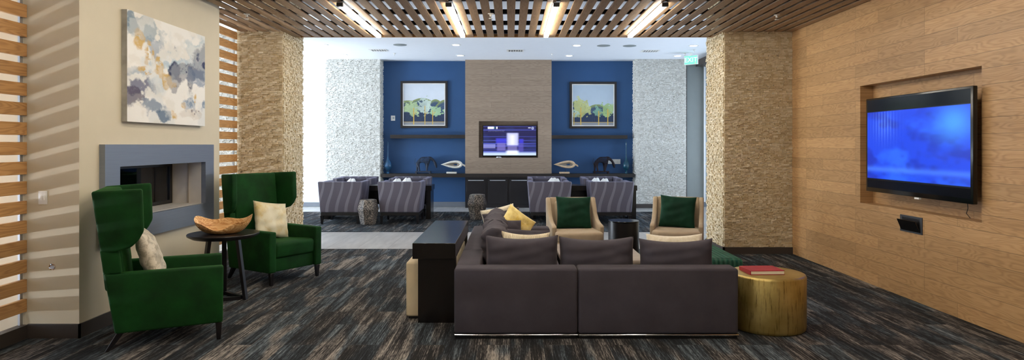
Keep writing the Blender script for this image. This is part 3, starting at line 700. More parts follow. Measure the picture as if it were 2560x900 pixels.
# rear television
hh, ww = 120, 200
v_ = np.linspace(0, 1, hh)[:, None]*np.ones((1, ww)); u_ = np.linspace(0, 1, ww)[None]*np.ones((hh, 1))
rows = fbm(hh, 3, 22, 41, 2)[:, 1:2]*np.ones((1, ww)); nn = fbm(hh, ww, 4, 45, 4)
def over(img, a, c): return img*(1-a[..., None])+hexc(c)*a[..., None]
img = hexc('#1b1c55')*np.ones((hh, ww, 1))
img = over(img, sm(.5,.7,rows)*.8*(1-.5*u_), '#4a56b8'); img = over(img, sm(.5,.35,rows)*.5, '#14143a'); img = over(img, sm(.45,.75,nn)*.35, '#2a3a70')
img = over(img, ((v_>.24)&(v_<.38)&(u_<.23))*.6, '#8c8fd0')
img = over(img, sm(.14,.05,v_)*.95, '#b9cdf2')
def rectb(u0,u1,v0,v1,s=.02): return sm(u0-s,u0+s,u_)*sm(u1+s,u1-s,u_)*sm(v0-s,v0+s,v_)*sm(v1+s,v1-s,v_)
img = over(img, rectb(.24,.44,.42,.58)*.75, '#3a3ad0'); img = over(img, rectb(.26,.42,.16,.42)*.6, '#7a72c0'); img = over(img, rectb(.68,.76,.42,.56)*.8, '#3434c8'); img = over(img, rectb(.66,.76,.14,.42)*.5, '#5a52b8')
img = over(img, rectb(.45,.66,.34,.76,.025)*.92, '#b9bdf0'); img = over(img, rectb(.50,.60,.36,.70,.05)*.7, '#e6e6fb'); img = over(img, rectb(.46,.64,.14,.34)*.6, '#7f79b8'); img = over(img, rectb(.44,.66,.03,.16,.04)*.9, '#e4ecff')
img = over(img, rectb(.085,.20,.90,.975,.004), '#f2f4ff'); img = over(img, rectb(.245,.268,.90,.975,.004), '#f2f4ff'); img = over(img, rectb(.205,.222,.91,.965,.005)*.9, '#2f7f8a')
img = over(img, rectb(.09,.41,.845,.85,.003)*(np.sin(u_*260) > -.3)*.7, '#aeb4e8'); img = over(img, rectb(.09,.41,.815,.82,.003)*(np.sin(u_*200) > -.2)*.7, '#aeb4e8')
img = over(img, rectb(.85,.90,.925,.95,.004)*.9, '#d9ddff'); dd = np.sqrt(((u_-.935)*1.78)**2+(v_-.925)**2); img = over(img, (abs(dd-.035) < .009)*.8, '#bcc6f0'); img = over(img, (dd < .012)*.8, '#bcc6f0')
rt = thing('television', 'small black television showing players in white and blue in the grey wood panel', 'television', (PX(1274,16.05), 16.05, PZ(392,16.0)))
a0, a1, b0, b1 = PX(1206.5,16.02), PX(1342,16.02), PZ(392,16.02), PZ(313,16.02)
child_mesh(box(a0, a1, 16.02, 16.07, b0, b1), 'frame', M['plastic'], rt, bevel=.004, seg=1)
child_mesh(box((a0+a1)/2-.2, (a0+a1)/2+.2, 16.071, YB-.061, (b0+b1)/2-.15, (b0+b1)/2+.15), 'bracket', M['black'], rt, smooth=False)
s_ = picture('screen', img, (a0+.018, 16.0185, b0+.035), (a1-a0-.036, 0, 0), (0, 0, b1-b0-.055), paintmat('game picture', .25, 1.1), rt); s_.matrix_parent_inverse = Matrix.Translation(-Vector(rt.location))
o = MB().lathe([(.075,0),(.07,.02),(.045,.03)], 24).build('speaker_puck', M['alu']); o.location = (PX(1247,16.05), 16.05, qz0); tag(o, 'small rounded grey device in the recess under the small television', 'speaker')

# wall plates on the blue wall
o = box(PX(977.5,YB), PX(988,YB), YB-.012, YB-.001, PZ(302,YB), PZ(289,YB)).build('thermostat', M['white'], bevel=.003, seg=1); tag(o, 'small white thermostat on the blue wall left of the left painting', 'thermostat')
box(-.02, .02, -.004, 0, -.03, .01).build('display', flat('grey display', '#9aa3a8', .3), o, smooth=False).location = (PX(984,YB), YB-.0125, PZ(294,YB))
so = thing('outlet_plate', 'wide white multi-gang outlet plate on the blue wall behind the right horse sculpture', 'outlet', (PX(1535,YB), YB, PZ(410,YB)))
child_mesh(box(PX(1520,YB), PX(1551,YB), YB-.008, YB-.001, PZ(410,YB), PZ(398,YB)), 'plate', M['white'], so, bevel=.002, seg=1)
for k in range(4):
    xc = PX(1524+k*7.6,YB); child_mesh(box(xc-.012, xc+.012, YB-.011, YB-.0085, PZ(406.5,YB), PZ(401.5,YB)), 'socket', M['paper'], so, smooth=False)

# vases
def vase(x, mat, label, sc=1.0):
    r = thing('vase', label, 'vase', (x, 16.05, cz1), 0)
    h = .775
    MB().lathe([(.035,0),(.048,.0),(.05,.015),(.036,.03),(.034,.07),(.04,.085),(.095,.12),(.115,.17),(.115,.20),(.10,.25),(.065,.31),(.035,.36),(.02,.41),(.015,.5),(.014,.7),(.016,.745),(.020,.77),(.017,.77)], 40).build('body', mat, r).scale = (sc, sc, 1)
    MB().lathe([(.020,0),(.023,.004),(.020,.010)], 24, (0,0,.77)).build('lip', mat, r).scale = (sc, sc, 1)
vase(PX(969.5,16.05), M['bluevase'], 'tall thin-necked blue ceramic vase at the left end of the counter', .85)
vase(PX(1565.5,16.05), M['seaglass'], 'tall thin-necked teal glass vase at the right end of the counter', .7)

# leaf sculptures: teardrop ring with hollow
def leaf(x, mat, label):
    Y = 16.02; r = thing('leaf_sculpture', label, 'sculpture', (x, Y, cz1), 0, 'teardrop sculptures on the counter')
    def tear(sx, sz, n=56, ox=0, oz=0):
        pts = []
        for i in range(n):
            t = 2*PI*i/n; pts.append((ox-sx*math.cos(t) if False else ox+sx*(-math.cos(t)), oz+sz*math.sin(t)*math.sin(t/2)**1.3))
        return pts
    cz = .225; n = 56
    out = tear(.27, .135); inn = tear(.185, .062, ox=.025, oz=-.003); hol = tear(.055, .026, ox=.085, oz=-.002)
    vs = []; fs = []
    rings = [(out, 0), ([(p[0]*.96+q[0]*.04, p[1]*.96+q[1]*.04) for p, q in zip(out, inn)], .038), ([(p[0]*.6+q[0]*.4, p[1]*.6+q[1]*.4) for p, q in zip(out, inn)], .055), ([(p[0]*.15+q[0]*.85, p[1]*.15+q[1]*.85) for p, q in zip(out, inn)], .048), (inn, .030)]
    front = [(pts, -d) for pts, d in rings]; back = [(pts, d) for pts, d in rings[::-1]][:-1]
    seq = front+back
    for pts, d in seq: vs += [(p[0], d, cz+p[1]+.10*0) for p in pts]
    m_ = len(seq)
    for j in range(m_):
        for i in range(n): fs.append((j*n+i, j*n+(i+1)%n, ((j+1)%m_)*n+(i+1)%n, ((j+1)%m_)*n+i))
    b = MB().add(vs, fs).build('body', mat, r, angle=60)
    wv = []; wf_ = []
    for pts, d in ((inn, -.029), (hol, -.006), (hol, .006), (inn, .029)): wv += [(p[0], d, cz+p[1]) for p in pts]
    for j in range(3):
        for i in range(n): wf_.append((j*n+i, j*n+(i+1)%n, (j+1)*n+(i+1)%n, (j+1)*n+i))
    MB().add(wv, wf_).build('hollow', M['hollow'], r, angle=50)
    MB().prism([(.262,.205),(.335,.165),(.345,.185),(.327,.215),(.268,.245)], 'xz', -.02, .02).build('tip', mat, r, bevel=.004, seg=1)
    MB().tube([(.03,0,.04),(.03,0,.105)], .006).build('pin', M['black'], r)
    box(-.125, .125, -.05, .05, 0, .042).build('plinth', mat, r, bevel=.004, seg=1)
leaf(PX(1129,16.02)-.0, M['shellwhite'], 'white teardrop leaf sculpture on the counter left of the wood panel')
leaf(PX(1411,16.02), M['shellwood'], 'bleached wood teardrop leaf sculpture on the counter right of the wood panel')

# wire horses
def horse(x, mat, label):
    r = thing('wire_horse', label, 'sculpture', (x, 16.05, cz1), 0, 'wire horse sculptures')
    J = [(-.125,0,.345,.105),(-.06,0,.345,.085),(.02,0,.345,.09),(.09,0,.36,.095),(.17,0,.375,.055),(.235,0,.345,.038),(.285,0,.285,.033),(.31,0,.22,.042),(.33,0,.14,.018)]
    E = [(i, i+1) for i in range(8)]
    for sx, sy, root, lean in ((-.15,.04,0,-.01),(-.125,-.04,0,.04),(.08,.04,3,.0),(.12,-.04,3,-.03)):
        k = len(J); J += [(sx, sy, .25, .042), (sx+lean*.5, sy, .16, .021), (sx+lean, sy, .055, .015)]; E += [(root, k), (k, k+1), (k+1, k+2)]
    me = bpy.data.meshes.new('wire_body'); me.from_pydata([j[:3] for j in J], E, [])
    o = bpy.data.objects.new('wire_body', me); COL.objects.link(o); o.parent = r
    sk = o.modifiers.new('skin', 'SKIN'); sk.use_smooth_shade = True
    for i, j in enumerate(J): me.skin_vertices[0].data[i].radius = (j[3], j[3]*.8)
    me.skin_vertices[0].data[0].use_root = True
    s = o.modifiers.new('sub', 'SUBSURF'); s.levels = 2; s.render_levels = 2
    wf = o.modifiers.new('wire', 'WIREFRAME'); wf.thickness = .008
    me.materials.append(mat)
    MB().tube([(.13,0,.418),(.19,0,.412),(.245,0,.372),(.285,0,.318)], .005, 5).build('mane', mat, r)
    MB().tube([(-.19,0,.375),(-.205,0,.31),(-.20,0,.22)], .004, 5).build('tail', mat, r)
    MB().box(-.19, .19, -.07, .07, .028, .058).box(-.19, -.15, -.07, .07, 0, .028).box(.15, .19, -.07, .07, 0, .028).build('plinth', mat, r, fix=False, smooth=False)
    for (px_, py_) in ((-.15,.035),(-.12,-.035),(.085,.035),(.07,-.035)): pass
horse(PX(1058,16.05), M['wire'], 'grey wire horse sculpture on the counter left of the wood panel')
horse(PX(1503,16.05), M['wirebrown'], 'brown wire horse sculpture on the counter in front of the outlet plate')

# ---- ceiling fittings of the rear room
def on_ceiling(px, py): Y = (ZR-HC)*F/(HY-py); return PX(px, Y), Y
dl = [(1140,112),(1151,138.5),(1442,113.5),(1423,139),(1734,114),(1694,139.5),(858,137),(808,112)]
names_ = ['left of centre, nearer row', 'left of centre, row by the wood panel', 'right of centre, nearer row', 'right of centre, row by the blue wall', 'near the right stone column', 'above the right limestone pier', 'above the left limestone pier', 'near the left stone column']
for (p, nm) in zip(dl, names_):
    x, y = on_ceiling(*p)
    r = thing('downlight', 'small recessed ceiling downlight '+nm, 'downlight', (x, y, ZR), 0, 'downlights in the rear ceiling')
    MB().lathe([(.075,-.006),(.105,-.006),(.105,-.0008),(.075,-.0008)], 32).build('trim_ring', M['white'], r)
    MB().lathe([(.001,-.009),(.072,-.009),(.074,-.0065),(.001,-.0065)], 32).build('lens', M['downlight'], r)
for (p, nm) in (((1000,112),'left'),((1509,114),'centre right'),((1574,114.5),'right')):
    x, y = on_ceiling(*p)
    r = thing('ceiling_speaker', 'round pale ceiling speaker, %s one of the row' % nm, 'speaker', (x, y, ZR), 0, 'round ceiling speakers')
    MB().lathe([(.001,-.012),(.11,-.012),(.14,-.006),(.14,-.0008),(.001,-.0008)], 36).build('grille', M['greywall'], r)
for (p, nm) in (((946,125),'left'),((1288,126),'middle'),((1625,127),'right')):
    x, y = on_ceiling(*p)
    r = thing('ceiling_vent', 'rectangular slotted air vent in the rear ceiling, %s of three' % nm, 'vent', (x, y, ZR), 0, 'air vents in the rear ceiling')
    MB().box(-.19, .19, -.15, -.12, -.012, -.001).box(-.19, .19, .12, .15, -.012, -.001).box(-.19, -.16, -.12, .12, -.012, -.001).box(.16, .19, -.12, .12, -.012, -.001).build('frame', M['white'], r, fix=False, smooth=False)
    f = MB()
    for k in range(6): f.box(-.16+k*.055, -.145+k*.055, -.12, .12, -.014, -.003)
    f.build('louvres', M['white'], r, fix=False, smooth=False)
    box(-.16, .16, -.12, .12, -.002, -.0008).build('duct', M['basegrey'], r, smooth=False)
def sprinkler(x, y, z, label, s=1.0):
    r = thing('sprinkler', label, 'sprinkler', (x, y, z), 0, 'fire sprinklers')
    MB().lathe([(.035*s,-.003),(.030*s,-.008),(.012*s,-.014),(.012*s,-.035*s)], 20).build('escutcheon', M['white'], r)
    MB().tube([(0,0,-.03*s),(0,0,-.055*s)], .005*s).build('nozzle', M['chrome'], r)
    MB().lathe([(.022*s,-.055*s),(.022*s,-.06*s)], 16).build('deflector', M['white'], r)
    return r
for (p, nm) in (((986,133),'above the left pier'),((1380,134),'right of the wood panel'),((1712,133),'by the exit sign'),((1736,124),'by the right column')):
    x, y = on_ceiling(*p); sprinkler(x, y, ZR-.001, 'tiny white sprinkler head in the rear ceiling '+nm)
def on_slat(px, py): Y = (ZC-HC)*F/(HY-py); return PX(px, Y), Y
for (p, nm) in (((617,34),'at the left under the slats'),((1227,33),'hanging between the two middle lights'),((1942,36),'at the right under the slats')):
    x, y = on_slat(*p); sprinkler(x, y, ZC-.002, 'small white sprinkler head '+nm, 1.1)
# exit sign
ex = thing('exit_sign', 'green and white exit sign hanging from the rear ceiling by the stone column', 'exit sign', (PX(1728,14.8), 14.8, ZR), math.radians(-38))
box(-.16, .16, -.022, .022, -.27, -.06).build('housing', M['white'], ex, bevel=.004, seg=1)
box(-.15, .15, -.0235, -.0225, -.26, -.07).build('face', M['exitgreen'], ex, smooth=False)
box(-.02, .02, -.02, .02, -.059, -.001).build('mount', M['white'], ex, smooth=False)
tc = bpy.data.curves.new('letters', 'FONT'); tc.body = 'EXIT'; tc.size = .15; tc.align_x = 'CENTER'; tc.align_y = 'CENTER'; tc.extrude = .001
to = bpy.data.objects.new('tmp', tc); COL.objects.link(to)
bpy.context.view_layer.update(); me = bpy.data.meshes.new_from_object(to); bpy.data.objects.remove(to)
lt = bpy.data.objects.new('letters', me); COL.objects.link(lt); me.materials.clear(); me.materials.append(M['exitwhite']); lt.parent = ex; lt.location = (0, -.0255, -.165); lt.rotation_euler = (PI/2, 0, 0)
box(.10, .115, -.026, -.0236, -.25, -.235).build('indicator', M['redled'], ex, smooth=False)

# ================================================================== GREEN WINGBACK CHAIRS
def wing_chair(label, loc, rz):
    r = thing('wingback_chair', label, 'armchair', loc, rz, 'green velvet wingback chairs')
    g = M['green']; W = .36
    MB().prism([(-.37,.14),(.31,.14),(.31,.29),(-.38,.29)], 'xz', -.27, .27).build('seat_base', g, r, bevel=.012)
    MB().prism([(-.30,.292),(.335,.292),(.345,.44),(.30,.46),(-.30,.43)], 'xz', -.262, .262).build('seat_cushion', g, r, bevel=.03, seg=4)
    for s in (-1, 1):
        a, b = sorted((s*.268, s*W))
        MB().prism([(-.385,.135),(.35,.14),(.355,.585),(-.455,.585)], 'xz', a, b).build('armrest', g, r, bevel=.016)
        a, b = sorted((s*.29, s*.362))
        # side of the back between arm and wing
        MB().prism([(-.455,.586),(-.34,.586),(-.36,.76),(-.48,.76)], 'xz', a, b).build('back_side', g, r, bevel=.010)
        # flared wing
        prof = [(-.535,1.20),(-.20,1.215),(-.19,.90),(-.225,.83),(-.275,.78),(-.36,.755),(-.475,.752)]
        vs = []; n = len(prof)
        for t0, t1 in ((.292, 0), (.362, 1)):
            for (x, z) in prof:
                fl = .085*max(0, (x+.50)/.31)
                vs.append((x, s*(t0+fl), z))
        fs = [tuple(range(n)), tuple(range(2*n-1, n-1, -1))]+[(i, i+n, (i+1)%n+n, (i+1)%n) for i in range(n)]
        MB().add(vs, fs).build('wing', g, r, bevel=.018)
    MB().prism([(-.455,.44),(-.315,.44),(-.405,1.2),(-.535,1.2)], 'xz', -.29, .29).build('backrest', g, r, bevel=.022)
    for sx, sy in ((1,-1),(1,1),(-1,-1),(-1,1)):
        if sx > 0: l = MB().hexa((.305,.335, sy*.315-.016, sy*.315+.016), (.295,.345, sy*.315-.024, sy*.315+.024), 0, .139)
        else: l = MB().hexa((-.455,-.425, sy*.315-.016, sy*.315+.016), (-.375,-.325, sy*.315-.024, sy*.315+.024), 0, .137)
        l.build('leg', M['darkwood'], r, bevel=.003, seg=1)
    return r
a_ = math.radians(25)
c1 = wing_chair('near green velvet wingback chair seen from its side, by the cream wall', (-2.745, 5.30, CZ), a_)
b_ = math.radians(-33)
c2 = dup(c1, (-2.72, 7.53, CZ), b_, 'far green velvet wingback chair facing the room beside the round table')
def loc_of(c, rz, p): 
    m_ = Matrix.Rotation(rz, 3, 'Z') @ Vector(p); return (c.location.x+m_.x, c.location.y+m_.y, c.location.z+m_.z)
# pillows leaning on their backs (pillow plane is local xz, thickness y)
pillow('throw_pillow', .46, .44, .15, loc_of(c1, a_, (-.10, -.04, .445)), Euler((math.radians(-19), 0, a_+PI/2)), M['damask'], 'ivory damask pillow on the near green wingback chair', seed=2)
pillow('throw_pillow', .46, .44, .15, loc_of(c2, b_, (-.10, .02, .45)), Euler((math.radians(-19), math.radians(9), b_+PI/2)), M['goldpil'], 'ivory and gold pillow on the far green wingback chair', seed=3)

# ---- round side table and bowl
tb = thing('round_table', 'small round black wood table between the two green chairs', 'side table', (-2.88, 6.50, CZ))
MB().lathe([(.29,.615),(.335,.640),(.338,.655),(.334,.66),(.001,.66)], 64).build('tabletop', M['darkwood'], tb, angle=30)
for k, ang in enumerate((math.radians(-8), math.radians(112), math.radians(232))):
    R = Matrix.Rotation(ang, 3, 'Z')
    q = []
    for (s, z) in ((1, .614), (0, 0)):
        cx_, wd = (.15, .035) if z > .1 else (.235, .030)
        for (dx, dy) in ((-wd/2,-.022),(wd/2,-.022),(wd/2,.022),(-wd/2,.022)):
            p = R @ Vector((cx_+dx, dy, z)); q.append(tuple(p))
    MB().add(q, [(0,1,2,3),(7,6,5,4),(0,4,5,1),(1,5,6,2),(2,6,7,3),(3,7,4,0)]).build('leg', M['darkwood'], tb, smooth=False)
    A = R @ Vector((.205, 0, 0)); B = Matrix.Rotation(ang+PI*2/3, 3, 'Z') @ Vector((.205, 0, 0)); d = (B-A).normalized()*.02; nrm = Vector((-d.y, d.x, 0)).normalized()*.015
    A2, B2 = A+d, B-d
    MB().add([tuple(A2-nrm), tuple(B2-nrm), tuple(B2+nrm), tuple(A2+nrm)]+[tuple(v+Vector((0,0,.035))) for v in (A2-nrm, B2-nrm, B2+nrm, A2+nrm)], [(0,3,2,1),(4,5,6,7),(0,1,5,4),(1,2,6,5),(2,3,7,6),(3,0,4,7)]).build('foot_bar', M['darkwood'], tb, smooth=False)
def bowl():
    n, mr = 64, 10; vs = []; fs = []
    def rim(t):
        rx = .275*(1+.06*math.sin(2*t+1)+.04*math.sin(3*t)); ry = .155*(1+.10*math.sin(3*t+.5))
        h = .115+.032*math.sin(t*1+.2)+.03*math.cos(2*t)+.012*math.sin(5*t)
        return rx, ry, h
    for side in (0, 1):
        for j in range(mr+1):
            s = j/mr
            for i in range(n):
                t = 2*PI*i/n; rx, ry, h = rim(t)
                k = s**.62 if side == 0 else s**.7
                r_ = .30+.70*k if side == 0 else .25+.70*k
                zz = h*s**1.6 if side == 0 else .018+(h-.018)*s**1.9
                if side == 0 and s > .8: r_ *= 1-.05*(s-.8)/.2
                vs.append((rx*r_*math.cos(t), ry*r_*math.sin(t), zz))
    m_ = (mr+1)*n
    for j in range(mr):
        for i in range(n):
            fs.append((j*n+i, j*n+(i+1)%n, (j+1)*n+(i+1)%n, (j+1)*n+i)); fs.append((m_+j*n+i, m_+(j+1)*n+i, m_+(j+1)*n+(i+1)%n, m_+j*n+(i+1)%n))
    for i in range(n): fs.append((mr*n+i, mr*n+(i+1)%n, m_+mr*n+(i+1)%n, m_+mr*n+i))
    fs.append(tuple(range(n-1,-1,-1))); fs.append(tuple(m_+i for i in range(n)))
    o = MB().add(vs, fs).build('wooden_bowl', M['teak'], angle=80); return o
bo = bowl(); bo.location = (-2.87, 6.46, CZ+.6605); bo.rotation_euler = (0,0,math.radians(6)); bo.scale = (1,1,1.12)
tag(bo, 'long carved teak root bowl on the small round black table', 'bowl')

# ================================================================== SECTIONAL SOFA
SY = 5.15; ZB = .565
def sofa_rail(x0, x1, y0, y1, r):
    box(x0+.01, x1-.01, y0+.01, y1-.01, CZ, .028).build('plinth', M['black'], r, smooth=False)
    e_ = .004; z_ = .0365
    MB().tube([(x0+e_, y0+e_, z_), (x1-e_, y0+e_, z_), (x1-e_, y1-e_, z_), (x0+e_, y1-e_, z_), (x0+e_, y0+e_, z_)], .0095, 12).build('chrome_rail', M['chrome'], r)
tp = M['taupe']
X0, XM, X2 = -.451, .535, 1.812
r = thing('sofa_module', 'taupe corner sofa section with chrome rail, back to the viewer beside the dark console', 'sofa', (0,0,0), 0, 'sections of the taupe sectional sofa')
sofa_rail(X0, XM-.003, SY, 6.08, r)
MB().prism([(SY,.046),(SY+.20,.046),(SY+.20,ZB),(SY,ZB)], 'yz', X0, XM-.003).build('backrest', tp, r, bevel=.022, seg=4)
box(X0, X0+.20, SY+.19, 6.08, .046, ZB).build('side_backrest', tp, r, bevel=.022, seg=4)
box(X0+.19, XM-.003, SY+.19, 6.08, .046, .28).build('base', tp, r, bevel=.012)
box(X0+.20, XM-.003, SY+.20, 6.08, .281, .42).build('seat_cushion', tp, r, bevel=.03, seg=4)
r = thing('sofa_module', 'taupe armless sofa section with chrome rail, back to the viewer beside the gold drum', 'sofa', (0,0,0), 0, 'sections of the taupe sectional sofa')
sofa_rail(XM+.003, X2, SY, 6.08, r)
MB().prism([(SY,.046),(SY+.20,.046),(SY+.20,ZB),(SY,ZB)], 'yz', XM+.003, X2).build('backrest', tp, r, bevel=.022, seg=4)
box(XM+.003, X2, SY+.19, 6.08, .046, .28).build('base', tp, r, bevel=.012)
box(XM+.003, X2, SY+.20, 6.08, .281, .42).build('seat_cushion', tp, r, bevel=.03, seg=4)
r = thing('sofa_module', 'taupe sofa section running away along the dark console with an arm at its far end', 'sofa', (0,0,0), 0, 'sections of the taupe sectional sofa')
XE = .465
sofa_rail(X0, XE, 6.09, 7.9, r)
box(X0, X0+.20, 6.09, 7.9, .046, ZB).build('backrest', tp, r, bevel=.022, seg=4)
box(X0+.19, XE, 7.68, 7.9, .046, ZB).build('armrest', tp, r, bevel=.035, seg=4)
box(X0+.19, XE, 6.09, 7.69, .046, .28).build('base', tp, r, bevel=.012)
box(X0+.20, XE, 6.10, 6.88, .281, .42).build('seat_cushion', tp, r, bevel=.03, seg=4)
box(X0+.20, XE, 6.89, 7.67, .281, .42).build('seat_cushion', tp, r, bevel=.03, seg=4)
# loose back cushions, near row: widths from the photograph
for i, (p0, p1, top, nm) in enumerate(((1213, 1397, 590, 'leftmost'), (1399, 1589, 593, 'middle'), (1602, 1789, 598, 'rightmost'))):
    Yc = 5.47; xa, xb = PX(p0, Yc-.06), PX(p1, Yc-.06); H = PZ(top, Yc+.02)-.425+.012
    pillow('back_cushion', (xb-xa), H, .22, ((xa+xb)/2, Yc, .422), Euler((math.radians(-4), 0, 0)), tp, 'large taupe back cushion on the near sofa row, %s of three' % nm, group='back cushions of the near sofa row', sag=.028, boxy=4.0, ears=.03, seed=10+i, wrinkle=.0028)
# along the left run (pillow faces +x: rotate 90)
for i, (yc, nm, lean) in enumerate(((6.05, 'nearest', 8), (6.72, 'middle', 10), (7.32, 'farthest', 9))):
    pillow('back_cushion', .66, .40, .24, (X0+.34, yc, .422), Euler((math.radians(-lean), 0, PI/2)), tp, 'large taupe back cushion along the console side of the sofa, %s one' % nm, group='back cushions along the console', sag=.02, boxy=4.5, ears=.025, seed=20+i, wrinkle=.009)
# toss pillows
pillow('throw_pillow', .45, .36, .14, (PX(1310,5.72), 5.74, .422), Euler((math.radians(-12), math.radians(2), 0)), M['ribbed'], 'cream ribbed lumbar pillow behind the leftmost near back cushion', sag=.02, seed=31)
pillow('throw_pillow', .50, .345, .14, (PX(1691,5.68), 5.70, .422), Euler((math.radians(-10), 0, 0)), M['ivory'], 'ivory pillow with gold edge behind the rightmost near back cushion', sag=.02, seed=32, ears=.03)
pillow('throw_pillow', .44, .38, .14, (PX(1263,7.35)+.02, 7.42, .422), Euler((math.radians(-8), math.radians(-10), math.radians(12))), M['taupe'], 'taupe pillow in the far corner of the sofa in front of the cream one', seed=33)
pillow('throw_pillow', .40, .40, .12, (PX(1260,7.6), 7.58, .43), Euler((math.radians(-6), math.radians(-12), math.radians(6))), M['ivory'], 'cream pillow standing highest in the far corner of the sofa', seed=34)
pillow('throw_pillow', .36, .36, .12, (PX(1268,7.0), 7.0, .52), Euler((math.radians(-16), math.radians(36), math.radians(12))), M['goldfoil'], 'shiny gold pillow standing on its corner on the far sofa seat', seed=35)
pillow('throw_pillow', .46, .36, .14, (PX(1262,6.75), 6.72, .425), Euler((math.radians(-18), math.radians(6), math.radians(30))), M['taupe'], 'taupe pillow leaning nearer than the gold pillow', seed=36)
pillow('throw_pillow', .52, .33, .13, (PX(1310,6.25), 6.20, .425), Euler((math.radians(-24), math.radians(4), math.radians(8))), M['taupe'], 'low taupe pillow just behind the cream ribbed pillow', seed=37)

# ---- console table with cream stools
ct = thing('console_table', 'dark espresso waterfall console table behind the sofa', 'console table', (-.65, 6.4, CZ))
zt = .705
child_mesh(box(-.845, -.475, 5.56, 7.24, zt-.135, zt), 'tabletop', M['espresso'], ct, bevel=.003, seg=1)
child_mesh(box(-.805, -.48, 5.62, 5.72, CZ, zt-.136), 'leg_panel', M['espresso'], ct, bevel=.002, seg=1)
child_mesh(box(-.805, -.48, 7.10, 7.20, CZ, zt-.136), 'leg_panel', M['espresso'], ct, bevel=.002, seg=1)
def stool(y, label):
    r = thing('cube_stool', label, 'stool', (-.715, y, CZ), 0, 'cream cube stools under the console')
    box(-.215, .215, -.20, .20, .02, .505).build('upholstery', M['creamstool'], r, bevel=.022, seg=4)
    box(-.195, .195, -.18, .18, 0, .0195).build('base', M['black'], r, smooth=False)
for y, nm in ((5.945, 'nearest of three'), (6.41, 'middle of three'), (6.875, 'farthest of three')): stool(y, 'cream upholstered cube stool tucked under the console, '+nm)

# ---- gold drum and red book
gd = thing('drum_table', 'gold leaf drum side table beside the sofa', 'side table', (2.178, 5.51, CZ))
MB().lathe([(.001,0),(.295,0),(.305,.01),(.309,.03),(.309,.44),(.303,.456),(.29,.462),(.001,.462)], 96).build('drum', M['gold'], gd, angle=50)
bk = thing('book', 'red clothbound book lying on the gold drum', 'book', (2.13, 5.50, CZ+.4625), math.radians(3))
w2, d2 = .145, .115
bz = bk
box(-w2, w2, -d2, d2, 0, .004).build('cover', M['redcloth'], bk, bevel=.0015, seg=1)
box(-w2, w2, -d2, d2, .026, .030).build('cover', M['redcloth'], bk, bevel=.0015, seg=1)
box(-w2-.004, -w2+.003, -d2, d2, .0, .030).build('spine', M['redcloth'], bk, bevel=.0015, seg=1)
box(-w2+.004, w2-.005, -d2+.004, d2-.004, .0042, .0258).build('pages', M['pages'], bk, smooth=False)
bk.scale = (1.0, 1.0, 1.15)

# ---- green quilted ottoman, greige ottoman
ot = thing('quilted_ottoman', 'dark green quilted velvet ottoman behind the right end of the sofa', 'ottoman', (1.885, 6.90, CZ))
box(-.42, .42, -.50, .50, .06, .42).build('upholstery', M['quilt'], ot, bevel=.045, seg=4)
for sx in (-1, 1):
    for sy in (-1, 1): MB().lathe([(.02,0),(.028,.06)], 16, (sx*.35, sy*.42, 0)).build('leg', M['darkwood'], ot)
ct2 = thing('coffee_table', 'low greige coffee table seen between the back cushions', 'coffee table', (.92, 6.88, CZ))
box(-.42, .42, -.52, .52, .37, .41).build('tabletop', M['ottotop'], ct2, bevel=.006, seg=2)
for sx in (-1, 1):
    for sy in (-1, 1): box(sx*.38-.03, sx*.38+.03, sy*.48-.03, sy*.48+.03, 0, .369).build('leg', M['darkwood'], ct2, smooth=False)

# ================================================================== BEIGE LOUNGE CHAIRS (face -y)
def lounge(label, loc, rz):
    r = thing('lounge_chair', label, 'armchair', loc, rz, 'beige lounge chairs')
    g = M['beige']
    for s in (-1, 1):
        a, b = sorted((s*.275, s*.335))
        prof = [(.40,.83),(.33,.835),(.27,.75),(.20,.64),(.10,.57),(-.02,.535),(-.16,.52),(-.20,.50),(-.19,.45),(-.18,.17),(.33,.17)]
        MB().prism(prof, 'yz', a, b).build('armrest', g, r, bevel=.018)
    MB().prism([(.25,.44),(.33,.17),(.385,.17),(.43,.83),(.36,.835)], 'yz', -.276, .276).build('backrest', g, r, bevel=.014)
    MB().prism([(.16,.44),(.27,.44),(.345,.79),(.26,.79)], 'yz', -.225, .225).build('back_cushion', g, r, bevel=.035, seg=4)
    # seat with rounded front
    pr = [(-.27,.17),(.27,.17),(.27,.44),(-.27,.44)]
    sv = [(-.29,.25)]+[(-.33+.06*0+.62*i/12, -.33-.05*math.sin(PI*i/12)) for i in range(0, 12)]
    pts = [(-.272,.27),(-.30,-.20),(-.305,-.30),(-.20,-.355),(0,-.375),(.20,-.355),(.305,-.30),(.30,-.20),(.272,.27)]
    MB().prism(pts, 'xy', .17, .32).build('seat_base', g, r, bevel=.012)
    MB().prism(pts, 'xy', .321, .445).build('seat_cushion', g, r, bevel=.035, seg=4)
    for sx in (-1, 1):
        for y in (-.26, .33): MB().hexa((sx*.25-.016, sx*.25+.016, y-.016, y+.016), (sx*.25-.024, sx*.25+.024, y-.024, y+.024), 0, .169).build('leg', M['darkwood'], r, smooth=False)
    return r
l1 = lounge('beige lounge chair with green pillow nearer the sofa arm, facing the viewer', (PX(1440,8.35)-.0, 8.42, CZ), math.radians(8))
l1.rotation_euler.z = math.radians(5)
l2 = dup(l1, (2.185, 8.52, CZ), math.radians(-17), 'beige lounge chair with green pillow beside the right stone column')
pillow('throw_pillow', .47, .43, .15, loc_of(l1, math.radians(5), (.0, .09, .44)), Euler((math.radians(-14), math.radians(1), math.radians(5))), M['dkgreen'], 'dark green velvet pillow on the lounge chair nearer the sofa arm', seed=41, ears=.07)
pillow('throw_pillow', .47, .43, .15, loc_of(l2, math.radians(-17), (-.01, .09, .44)), Euler((math.radians(-14), math.radians(3), math.radians(-17))), M['dkgreen'], 'dark green velvet pillow on the lounge chair beside the stone column', seed=42, ears=.07)
